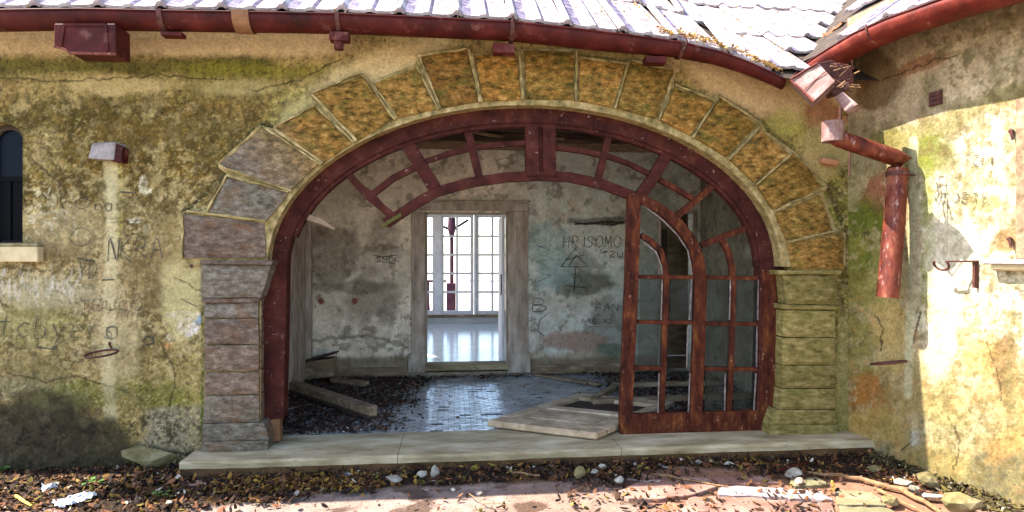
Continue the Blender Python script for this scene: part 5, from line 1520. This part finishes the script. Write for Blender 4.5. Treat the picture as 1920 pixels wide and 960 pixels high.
# dirt and shards on the room floor (nobody could count them)
def litter(name, n, fn, cols, smin, smax, parent=None, flat=.45, seed=1):
    r = np.random.RandomState(seed)
    P = fn(n, r)
    n = len(P)
    s = smin + (smax - smin) * r.rand(n) ** 2
    yaw = r.rand(n) * 6.283; pitch = r.randn(n) * flat; roll = r.randn(n) * flat
    asp = .35 + .45 * r.rand(n)
    lx = np.stack([np.cos(yaw) * np.cos(pitch), np.sin(yaw) * np.cos(pitch), np.sin(pitch)], 1)
    side = np.stack([-np.sin(yaw), np.cos(yaw), np.zeros(n)], 1)
    upv = np.cross(lx, side)
    ly = side * np.cos(roll)[:, None] + upv * np.sin(roll)[:, None]
    up = np.cross(lx, ly)
    q = []
    for a, b2, c3 in ((-1, 0, .25), (-.3, .8, 0), (.5, .6, .0), (1, 0, .3), (.4, -.7, .0), (-.4, -.75, 0)):
        q.append(P + lx * (a * s)[:, None] + ly * (b2 * s * asp)[:, None] + up * (c3 * s * .6)[:, None])
    V = np.stack(q, 1).reshape(-1, 3)
    V[:, 2] = np.maximum(V[:, 2], P[:, 2].repeat(6) - .012)
    F = np.arange(n * 6).reshape(n, 6)
    F = np.concatenate([F[:, [0, 1, 2, 3]], F[:, [0, 3, 4, 5]]])
    me = bpy.data.meshes.new(name)
    me.vertices.add(len(V)); me.vertices.foreach_set('co', V.astype(np.float32).ravel())
    me.loops.add(F.size); me.loops.foreach_set('vertex_index', F.ravel().astype(np.int32))
    me.polygons.add(len(F)); me.polygons.foreach_set('loop_start', np.arange(0, F.size, 4, dtype=np.int32))
    me.update(calc_edges=True)
    cw = np.array([c[1] for c in cols], float); cw /= cw.sum()
    pick = r.choice(len(cols), n, p=cw)
    cc = np.array([lin(c[0]) for c in cols])[pick] * (.6 + .6 * r.rand(n))[:, None] * .7
    cc = np.concatenate([np.clip(cc, .003, .8), np.ones((n, 1))], 1).repeat(6, 0)
    at_ = me.color_attributes.new('paint', 'FLOAT_COLOR', 'POINT'); at_.data.foreach_set('color', cc.astype(np.float32).ravel())
    me.materials.append(M['leaves'])
    o = bpy.data.objects.new(name, me); COL.objects.link(o)
    o['kind'] = 'stuff'
    if parent: put(o, parent)
    return o
def room_dirt(n, r):
    x = XL + (XR - XL) * r.rand(n * 3); y = .36 + (BY - .4) * r.rand(n * 3)
    nz = fbm(x, y, 2.0, 55, 4)
    left = 1 - sst(-.95, -.45, x - (y - .4) * .12 + (nz - .5) * .9)
    backs = sst(2.45, 2.75, y + (nz - .5) * .5) * .6
    right = sst(1.5, 2.2, x + (nz - .5) * .8) * .6
    pr = np.clip(np.maximum(np.maximum(left, backs), right) + .012, 0, 1)
    k = r.rand(n * 3) < pr
    x, y = x[k][:n], y[k][:n]
    return np.stack([x, y, .004 + .03 * r.rand(len(x)) ** 2], 1)
litter('floor_debris', 16000, room_dirt, [((74, 52, 38), 5), ((50, 36, 28), 5), ((108, 76, 56), 2.5), ((140, 112, 88), .8), ((190, 180, 170), .18), ((70, 38, 34), 1)], .008, .034, None, .3, 3)
# outside leaf litter
def yard_leaves(n, r):
    x = -4.2 + 7.9 * r.rand(n * 4); y = -1.35 + 1.36 * r.rand(n * 4)
    nz = fbm(x, y, 2.5, 155, 4) - .5
    edge = np.interp(x, [-4, -2.2, -1.3, -0.6, 0.3, 1.2, 1.8, 2.6, 4], [-1.0, -.96, -.78, -.60, -.54, -.54, -.42, -.60, -1.2]) + nz * .3
    pr = np.clip(sst(-.06, .04, y - edge) * np.where(x < -.2, 1, .8) + np.where(x > .6, .09, .03), 0, 1)
    dens = sst(.42, .55, fbm(x, y, 3.0, 195, 4)) * .75 + .25
    stepk = ~((x > SX0 - .02) & (y > -.29))
    wgk = (np.stack([x - C.x, y - C.y], 1) @ np.array([WN.x, WN.y])) > .02
    k = (r.rand(n * 4) < pr * dens) & stepk & wgk
    x, y = x[k][:n], y[k][:n]
    z = -.125 + .015 * r.rand(len(x)) + .02 * r.rand(len(x)) ** 3 + .02 * np.exp(-((y + .3) / .12) ** 2)
    return np.stack([x, y, z], 1)
litter('leaf_litter', 22000, yard_leaves, [((64, 42, 28), 6), ((96, 62, 36), 4), ((40, 28, 22), 5), ((140, 100, 44), 1.1), ((170, 134, 62), .45), ((132, 84, 54), 2), ((196, 180, 160), .35), ((120, 104, 40), 1)], .006, .038, None, .5, 5)
def gold(n, r):
    x = -1.75 + 1.2 * r.rand(n) + r.randn(n) * .15; y = -.32 - .33 * r.rand(n)
    return np.stack([x, y, -.11 + .02 * r.rand(n)], 1)
litter('fallen_gold_leaves', 900, gold, [((160, 118, 40), 2), ((132, 92, 34), 4), ((180, 146, 76), .6), ((96, 62, 30), 5)], .008, .028, None, .5, 6)
def corner_chips(n, r):
    t = 2.2 * r.rand(n); off = np.abs(r.randn(n)) * .10 + .01
    P = np.array(C) + t[:, None] * np.array(WD) + off[:, None] * np.array(WN)
    P[:, 2] = -.115 + .06 * np.exp(-off / .08) * r.rand(n)
    return P
litter('plaster_chips', 2200, corner_chips, [((120, 108, 80), 2), ((96, 84, 40), 4), ((64, 56, 26), 4), ((190, 180, 160), .4), ((60, 46, 28), 4)], .010, .04, None, .6, 8)

# countable stones, litter, sticks
def rock(px, py, w, h, mat, label, cat='stone', Z=-.115, seed=0, grp=None, depth=.7, name='loose_stone', inside=None):
    r = random.Random(seed + 900)
    g = gnd(px, py + h * .5, Z)
    sc = (g - EYE).dot(FW) / FPX
    bm = bmesh.new(); bmesh.ops.create_icosphere(bm, subdivisions=2, radius=1)
    k = [Vector((r.uniform(-1, 1), r.uniform(-1, 1), r.uniform(-1, 1))).normalized() for _ in range(7)]
    for v in bm.verts:
        d = 1.0
        for q in k: 
            e = v.co.dot(q)
            if e > .5: v.co -= q * (e - .5) * .95
        v.co += Vector((r.uniform(-1, 1), r.uniform(-1, 1), r.uniform(-1, 1))) * .045
        v.co.x *= w / 2 * sc * 1.15; v.co.y *= w / 2 * sc * depth; v.co.z *= h / 2 * sc * 1.25
    me = bpy.data.meshes.new(name); bm.to_mesh(me); bm.free(); me.materials.append(M[mat])
    o = bpy.data.objects.new(name, me); COL.objects.link(o)
    o.location = g + Vector((0, 0, h / 2 * sc * .9)); o.rotation_euler = (0, r.uniform(-.1, .1), r.uniform(-.3, .3))
    return tag(o, label, cat, grp)
G = 'loose stones lying in the litter'
rock(285, 856, 104, 42, 'rockmoss', 'large tan boulder against the wall left of the step', seed=1, depth=.45)
rock(318, 848, 40, 28, 'rock', 'white and grey stone chunk on the right shoulder of the tan boulder', seed=2, depth=.5, Z=-.10)
rock(740, 899, 36, 13, 'rock', 'flat pale stone below the step, leftmost of the pale trio', seed=3, grp=G)
rock(793, 889, 22, 15, 'rock', 'small round pale stone in the middle of the trio below the step', seed=4, grp=G)
rock(818, 884, 19, 25, 'rock', 'upright pale stone standing just below the step', seed=5, grp=G)
rock(849, 918, 12, 6, 'rock', 'tiny white chip at the litter edge under the upright stone', seed=6, grp=G)
rock(1084, 887, 28, 24, 'rockmoss', 'brown tan stone right of centre below the step', seed=7, grp=G)
rock(1115, 885, 14, 11, 'rock', 'small white stone just right of the brown tan stone', seed=8, grp=G)
rock(1160, 898, 18, 12, 'rock', 'grey white pebble at the tip of the short twig', seed=9, grp=G)
rock(1312, 867, 16, 9, 'rock', 'pale pebble against the right part of the step', seed=10, grp=G)
rock(1366, 868, 22, 9, 'rock', 'pale chip against the step, right of the pale pebble', seed=11, grp=G)
rock(1490, 886, 42, 17, 'rock', 'large smooth white stone in front of the right pillar', seed=12, grp=G)
rock(1501, 902, 22, 13, 'pinkrock', 'pink fragment just below the large white stone', seed=13, grp=G)
rock(1690, 904, 50, 16, 'rock', 'white plaster lump beside the branches near the side wall', seed=14, grp=G)
rock(1712, 914, 24, 12, 'rock', 'smaller white lump right of the plaster lump', seed=15, grp=G)
rock(1752, 930, 36, 11, 'rock', 'flat white piece at the foot of the side wall', seed=16, grp=G)
rock(1672, 936, 44, 18, 'rockmoss', 'pale green stone under the thick branch', seed=17, grp=G)
rock(1800, 945, 90, 40, 'rockmoss', 'large mossy rubble block at the bottom right corner', seed=18, depth=.6)
rock(1562, 908, 9, 16, 'yellow', 'small orange yellow scrap standing on the paving', cat='scrap', seed=19, name='scrap')
rock(316, 943, 17, 8, 'rock', 'white oval pebble in the leaves at the lower left', seed=20, grp=G)
rock(1190, 870, 12, 7, 'rock', 'tiny pale chip on the step foot right of centre', seed=21, grp=G)
rock(1000, 876, 10, 6, 'rock', 'tiny pale chip at the foot of the step near the middle', seed=22, grp=G)
rock(655, 889, 22, 7, 'concrete', 'flat grey chip below the step left of the pale trio', seed=23, grp=G)
rock(1640, 880, 30, 14, 'rockmoss', 'mossy lump between the branch and the side wall', seed=24, grp=G)
rock(1745, 898, 50, 24, 'rockmoss', 'mossy rubble lump leaning at the side wall foot', seed=25, grp=G)
def stick(pts, r0, mat, label, cat='stick', Z=-.10, grp='dry sticks and branches on the ground', name='stick'):
    P = [gnd(x, y, Z) for x, y in pts]
    Q = []
    for a, b_ in zip(P[:-1], P[1:]):
        for i in range(3): Q.append(a.lerp(b_, i / 3) + Vector((rnd.gauss(0, .004), rnd.gauss(0, .004), rnd.gauss(0, .004))))
    Q.append(P[-1])
    o = MB().tube(Q, [r0 * (1 - .5 * i / len(Q)) for i in range(len(Q))], 7).build(name, M[mat]); return tag(o, label, cat, grp)
stick([(1700, 918), (1650, 908), (1610, 896), (1560, 890), (1515, 886)], .020, 'bark', 'thick brown branch lying along the right litter', name='branch', cat='branch')
stick([(1690, 918), (1730, 938), (1765, 962)], .02, 'bark', 'thick brown branch running down to the lower right', name='branch', cat='branch')
stick([(1640, 914), (1700, 945), (1740, 965)], .013, 'bark', 'thin brown branch beside the thick one at the lower right', name='branch', cat='branch')
stick([(1235, 890), (1290, 900), (1365, 912)], .009, 'bark', 'long reddish stick crossing the edge of the paving')
stick([(1178, 900), (1228, 901)], .006, 'putty', 'short pale twig right of the grey white pebble')
stick([(960, 884), (1012, 892)], .009, 'bark', 'brown stick in the litter below the step')
stick([(755, 892), (790, 876)], .007, 'bark', 'dark twig leaning to the step by the pale trio')
stick([(640, 884), (700, 890)], .006, 'bark', 'thin brown twig below the left part of the step')
stick([(30, 930), (60, 948)], .012, 'yellow', 'bright yellow stick at the lower left corner')
stick([(1235, 872), (1262, 880)], .010, 'putty', 'pale wood splinter against the step at the right')
stick([(1462, 880), (1515, 868)], .016, 'gutter', 'dark red strip of wood in front of the right step end')
stick([(1255, 945), (1278, 958)], .008, 'bark', 'short twig on the pink paving')
stick([(880, 925), (910, 942), (950, 948)], .004, 'bark', 'fine twig on the pale paving below the middle')
# crumpled plastic
def crumple(px, py, w, h, label, seed, n=10):
    r = random.Random(seed); g = gnd(px, py, -.1); sc = (g - EYE).dot(FW) / FPX
    bm = bmesh.new(); bmesh.ops.create_grid(bm, x_segments=n, y_segments=n, size=.5)
    for v in bm.verts:
        v.co.x = v.co.x * w * sc + r.gauss(0, .008); v.co.y = v.co.y * w * sc * .7 + r.gauss(0, .008); v.co.z = abs(r.gauss(0, 1)) * h * sc * .22
    me = bpy.data.meshes.new('plastic_litter'); bm.to_mesh(me); bm.free(); me.materials.append(M['plastic'])
    o = bpy.data.objects.new('plastic_litter', me); COL.objects.link(o); o.location = g + Vector((0, 0, .0)); o.rotation_euler = (0, 0, r.random() * 3)
    return tag(o, label, 'plastic litter', 'crumpled white plastic in the leaves')
crumple(92, 916, 26, 26, 'small crumpled white plastic scrap, upper of the two in the leaves', 1, 7)
crumple(138, 938, 62, 16, 'wide crumpled white plastic sheet at the lower left', 2, 11)
# weeds
def weed(px, py, n, label, seed):
    r = random.Random(seed); g = gnd(px, py, -.11)
    t = thing('weed', g, label, 'weed', 'small green weeds in the litter')
    for i in range(n):
        a = r.random() * 6.28; d = r.uniform(.01, .07); s = r.uniform(.014, .024)
        c_ = g + Vector((math.cos(a) * d, math.sin(a) * d, r.uniform(.015, .05)))
        R = Matrix.Rotation(a, 3, 'Z') @ Matrix.Rotation(r.uniform(-.6, .3), 3, 'Y')
        P = [c_ + R @ Vector(v) * s for v in ((-1, 0, 0), (-.3, .7, .12), (.5, .6, .1), (1.1, 0, -.1), (.5, -.6, .1), (-.3, -.7, .12))]
        MB().add(P, [(0, 1, 2, 3), (0, 3, 4, 5)]).build('leaf', M['green'], t)
        if i % 2 == 0: MB().tube([g, c_], .0025, 4).build('stem', M['green'], t)
weed(172, 912, 12, 'green weed with round leaves at the lower left', 1)
weed(296, 930, 5, 'tiny green sprout right of the larger weed', 2)
weed(4, 884, 5, 'green sprout at the left picture edge', 3)

# ================================================================== GRAFFITI (handwritten strokes lying on the plaster)
GLY = {'O': [[(.5, 0), (.1, .2), (0, .55), (.25, .95), (.6, 1), (.95, .7), (.9, .25), (.5, 0)]], 'N': [[(0, 0), (.05, 1), (.85, 0), (.9, 1)]], 'A': [[(0, 0), (.45, 1), (.95, 0)], [(.2, .4), (.75, .38)]],
       'K': [[(0, 0), (.02, 1)], [(.8, 1), (.05, .45), (.9, 0)]], 'R': [[(0, 0), (.02, 1), (.6, .95), (.75, .72), (.5, .5), (.05, .48), (.85, 0)]], 'C': [[(.9, .85), (.5, 1), (.1, .7), (.05, .3), (.4, 0), (.9, .12)]],
       'H': [[(0, 0), (.02, 1)], [(.8, 0), (.82, 1)], [(0, .5), (.8, .52)]], 'I': [[(.4, 0), (.4, 1)]], 'S': [[(.85, .9), (.4, 1), (.1, .75), (.5, .5), (.8, .3), (.5, 0), (.05, .1)]],
       'M': [[(0, 0), (.1, 1), (.45, .3), (.8, 1), (.95, 0)]], 'T': [[(0, 1), (.95, .97)], [(.48, 1), (.45, 0)]], 'Z': [[(0, 1), (.9, .98), (.05, .03), (.95, 0)]], 'U': [[(0, 1), (.1, .15), (.5, 0), (.85, .2), (.9, 1)]],
       'E': [[(.85, 1), (.05, .97), (0, 0), (.85, .03)], [(.02, .5), (.65, .5)]], 'L': [[(.05, 1), (0, 0), (.8, .03)]], 'P': [[(0, 0), (.02, 1), (.65, .92), (.7, .6), (.05, .48)]], 'Y': [[(0, 1), (.45, .5), (.9, 1)], [(.45, .5), (.4, 0)]],
       'D': [[(0, 0), (.03, 1), (.6, .9), (.9, .5), (.55, .05), (0, 0)]], 'B': [[(0, 0), (.03, 1), (.6, .9), (.6, .6), (.05, .52), (.75, .4), (.7, .05), (0, 0)]], 'F': [[(.85, 1), (.05, .97), (0, 0)], [(.02, .5), (.65, .5)]], 'V': [[(0, 1), (.45, 0), (.9, 1)]],
       't': [[(.4, 1), (.35, .1), (.6, 0)], [(0, .65), (.8, .68)]], 'c': [[(.85, .55), (.4, .62), (.05, .3), (.35, 0), (.85, .08)]], 'b': [[(.05, 1), (.05, 0), (.6, .02), (.8, .3), (.5, .55), (.05, .45)]], 'y': [[(0, .6), (.4, .1)], [(.85, .65), (.2, -.45)]],
       'e': [[(.05, .32), (.85, .36), (.6, .62), (.15, .5), (.1, .1), (.8, .05)]], 'r': [[(.1, 0), (.1, .6)], [(.1, .4), (.4, .62), (.8, .6)]], 'o': [[(.45, 0), (.05, .25), (.3, .6), (.75, .5), (.8, .15), (.45, 0)]], 's': [[(.8, .58), (.3, .6), (.2, .4), (.7, .25), (.6, 0), (.05, .05)]],
       'a': [[(.75, .55), (.3, .62), (.05, .3), (.35, 0), (.75, .15), (.78, .6), (.85, 0)]], 'n': [[(.05, .6), (.08, 0), (.1, .4), (.5, .62), (.8, .4), (.8, 0)]], 'j': [[(.6, .6), (.55, -.3), (.1, -.35)]], ' ': []}
def curve_pts(st):
    if len(st) < 3: return [Vector((*p, 0)) for p in st]
    out = []
    P = [Vector((*p, 0)) for p in st]
    for i in range(len(P) - 1):
        p0, p1, p2, p3 = P[max(i - 1, 0)], P[i], P[i + 1], P[min(i + 2, len(P) - 1)]
        for k in range(4):
            t = k / 4
            out.append(0.5 * ((2 * p1) + (p2 - p0) * t + (2 * p0 - 5 * p1 + 4 * p2 - p3) * t * t + (-p0 + 3 * p1 - 3 * p2 + p3) * t ** 3))
    out.append(P[-1]); return out
def write(strokes_px, surf, wpx, name, mat, parent, off):
    """strokes in measured positions -> one painted-line part on a wall"""
    mb = MB()
    nrm = {'front': Vector((0, -1, 0)), 'back': Vector((0, -1, 0)), 'wing': WN}[surf]
    for st in strokes_px:
        if surf == 'front': P = [at(x, y, 0) for x, y in st]
        elif surf == 'back': P = [at(x, y, BY) for x, y in st]
        else: P = [wing(x, y, 0) for x, y in st]
        w = wpx * ((P[0] - EYE).length / FPX)
        for i in range(len(P)):
            pass
        vs = []
        for i, p in enumerate(P):
            t = (P[min(i + 1, len(P) - 1)] - P[max(i - 1, 0)])
            if t.length < 1e-6: t = Vector((0, 0, 1))
            n2 = t.normalized().cross(nrm) * w / 2 * rnd.uniform(.6, 1.25)
            vs += [p + nrm * off + n2, p + nrm * off - n2]
        mb.add(vs, [(2 * i, 2 * i + 1, 2 * i + 3, 2 * i + 2) for i in range(len(P) - 1)])
    return mb.build(name, M[mat], parent)
def text(s, x, y, w, h, surf, wpx, parent, mat='ink', off=.009, slant=.08, rot=0.0, gap=.28):
    """word with its top-left at (x, y); w = width of one letter, h = height"""
    st = []; cx = 0
    for ch in s:
        for g in GLY[ch]:
            pts = []
            for v in curve_pts(g):
                u = cx + v.x * w + slant * v.y * h + rnd.gauss(0, .012) * w; q = -v.y * h + h + rnd.gauss(0, .012) * h
                pts.append((x + u * math.cos(rot) - q * math.sin(rot), y + u * math.sin(rot) + q * math.cos(rot)))
            st.append(pts)
        cx += w * (1 + gap) * (.6 if ch == 'I' else 1)
    return write(st, surf, wpx, 'graffiti', mat, parent, off)
text('O', 141, 372, 28, 20, 'front', 1.2, fw); text('na', 178, 372, 15, 24, 'front', 1.2, fw)
text('N', 203, 446, 20, 44, 'front', 2.4, fw); text('KRA', 228, 446, 22, 38, 'front', 1.5, fw, slant=.02)
text('O', 132, 428, 42, 34, 'front', 1.1, fw); text('YD', 148, 488, 15, 34, 'front', 1.4, fw)
text('tcbyero', 0, 588, 26, 42, 'front', 1.5, fw, rot=.03); text('s', 196, 600, 20, 34, 'front', 1.5, fw)
text('TEUCO', 150, 562, 19, 20, 'front', 1.1, fw); text('a', 268, 622, 24, 24, 'front', 2.4, fw)
write([[(145, 483), (160, 488), (180, 490)], [(70, 650), (100, 655), (115, 640)], [(225, 360), (255, 362)], [(192, 525), (215, 524)], [(235, 480), (245, 492)], [(340, 560), (370, 575)]], 'front', 2.2, 'graffiti', 'ink', fw, .009)
text('HRISOMO', 1055, 443, 13, 21, 'back', 1.5, bw, off=.02, gap=.3); text('TZU', 1128, 472, 11, 10, 'back', 1.4, bw, off=.02)
write([[(1052, 500), (1078, 465), (1100, 500), (1052, 500)], [(1060, 488), (1095, 478)], [(1066, 498), (1080, 478), (1094, 494)], [(1078, 503), (1076, 545)], [(1060, 535), (1100, 540)]], 'back', 1.8, 'graffiti', 'ink', bw, .02)
write([[(1010, 462), (1030, 468), (1008, 476), (1032, 484), (1006, 492), (1030, 500), (1006, 508), (1030, 518), (1008, 528)]], 'back', 2.2, 'graffiti', 'inkteal', bw, .02)
write([[(1076, 417), (1100, 421), (1130, 416), (1168, 418)], [(1076, 421), (1110, 418), (1150, 422), (1172, 416)]], 'back', 4, 'graffiti', 'ink', bw, .02)
text('B', 998, 560, 30, 24, 'back', 1.4, bw, off=.02); text('FAN', 1116, 570, 12, 12, 'back', 1.2, bw, off=.02); text('MEK', 1090, 598, 16, 8, 'back', 1.4, bw, off=.02)
write([[(1030, 585), (1012, 600), (1008, 620), (1020, 630)], [(700, 478), (720, 482), (745, 478)], [(705, 490), (740, 494)], [(820, 365), (850, 362)]], 'back', 1.4, 'graffiti', 'ink', bw, .02)
text('HNSL', 752, 590, 9, 9, 'back', 1.2, bw, off=.02); text('SMOK', 706, 482, 9, 9, 'back', 1.2, bw, off=.02)
text('FELI', 1812, 292, 10, 16, 'wing', 1.6, ww, gap=.5); text('TOETE', 1766, 362, 13, 18, 'wing', 1.6, ww, gap=.5); text('VIP', 1602, 436, 10, 10, 'wing', 1.4, ww)
o = write([[(1340, 428), (1352, 420), (1352, 438), (1340, 430)], [(1358, 438), (1358, 422), (1368, 438), (1368, 420)], [(1374, 420), (1374, 438)]], 'back', 1.6, 'graffiti', 'ink', None, 0)
bpy.data.objects.remove(o)
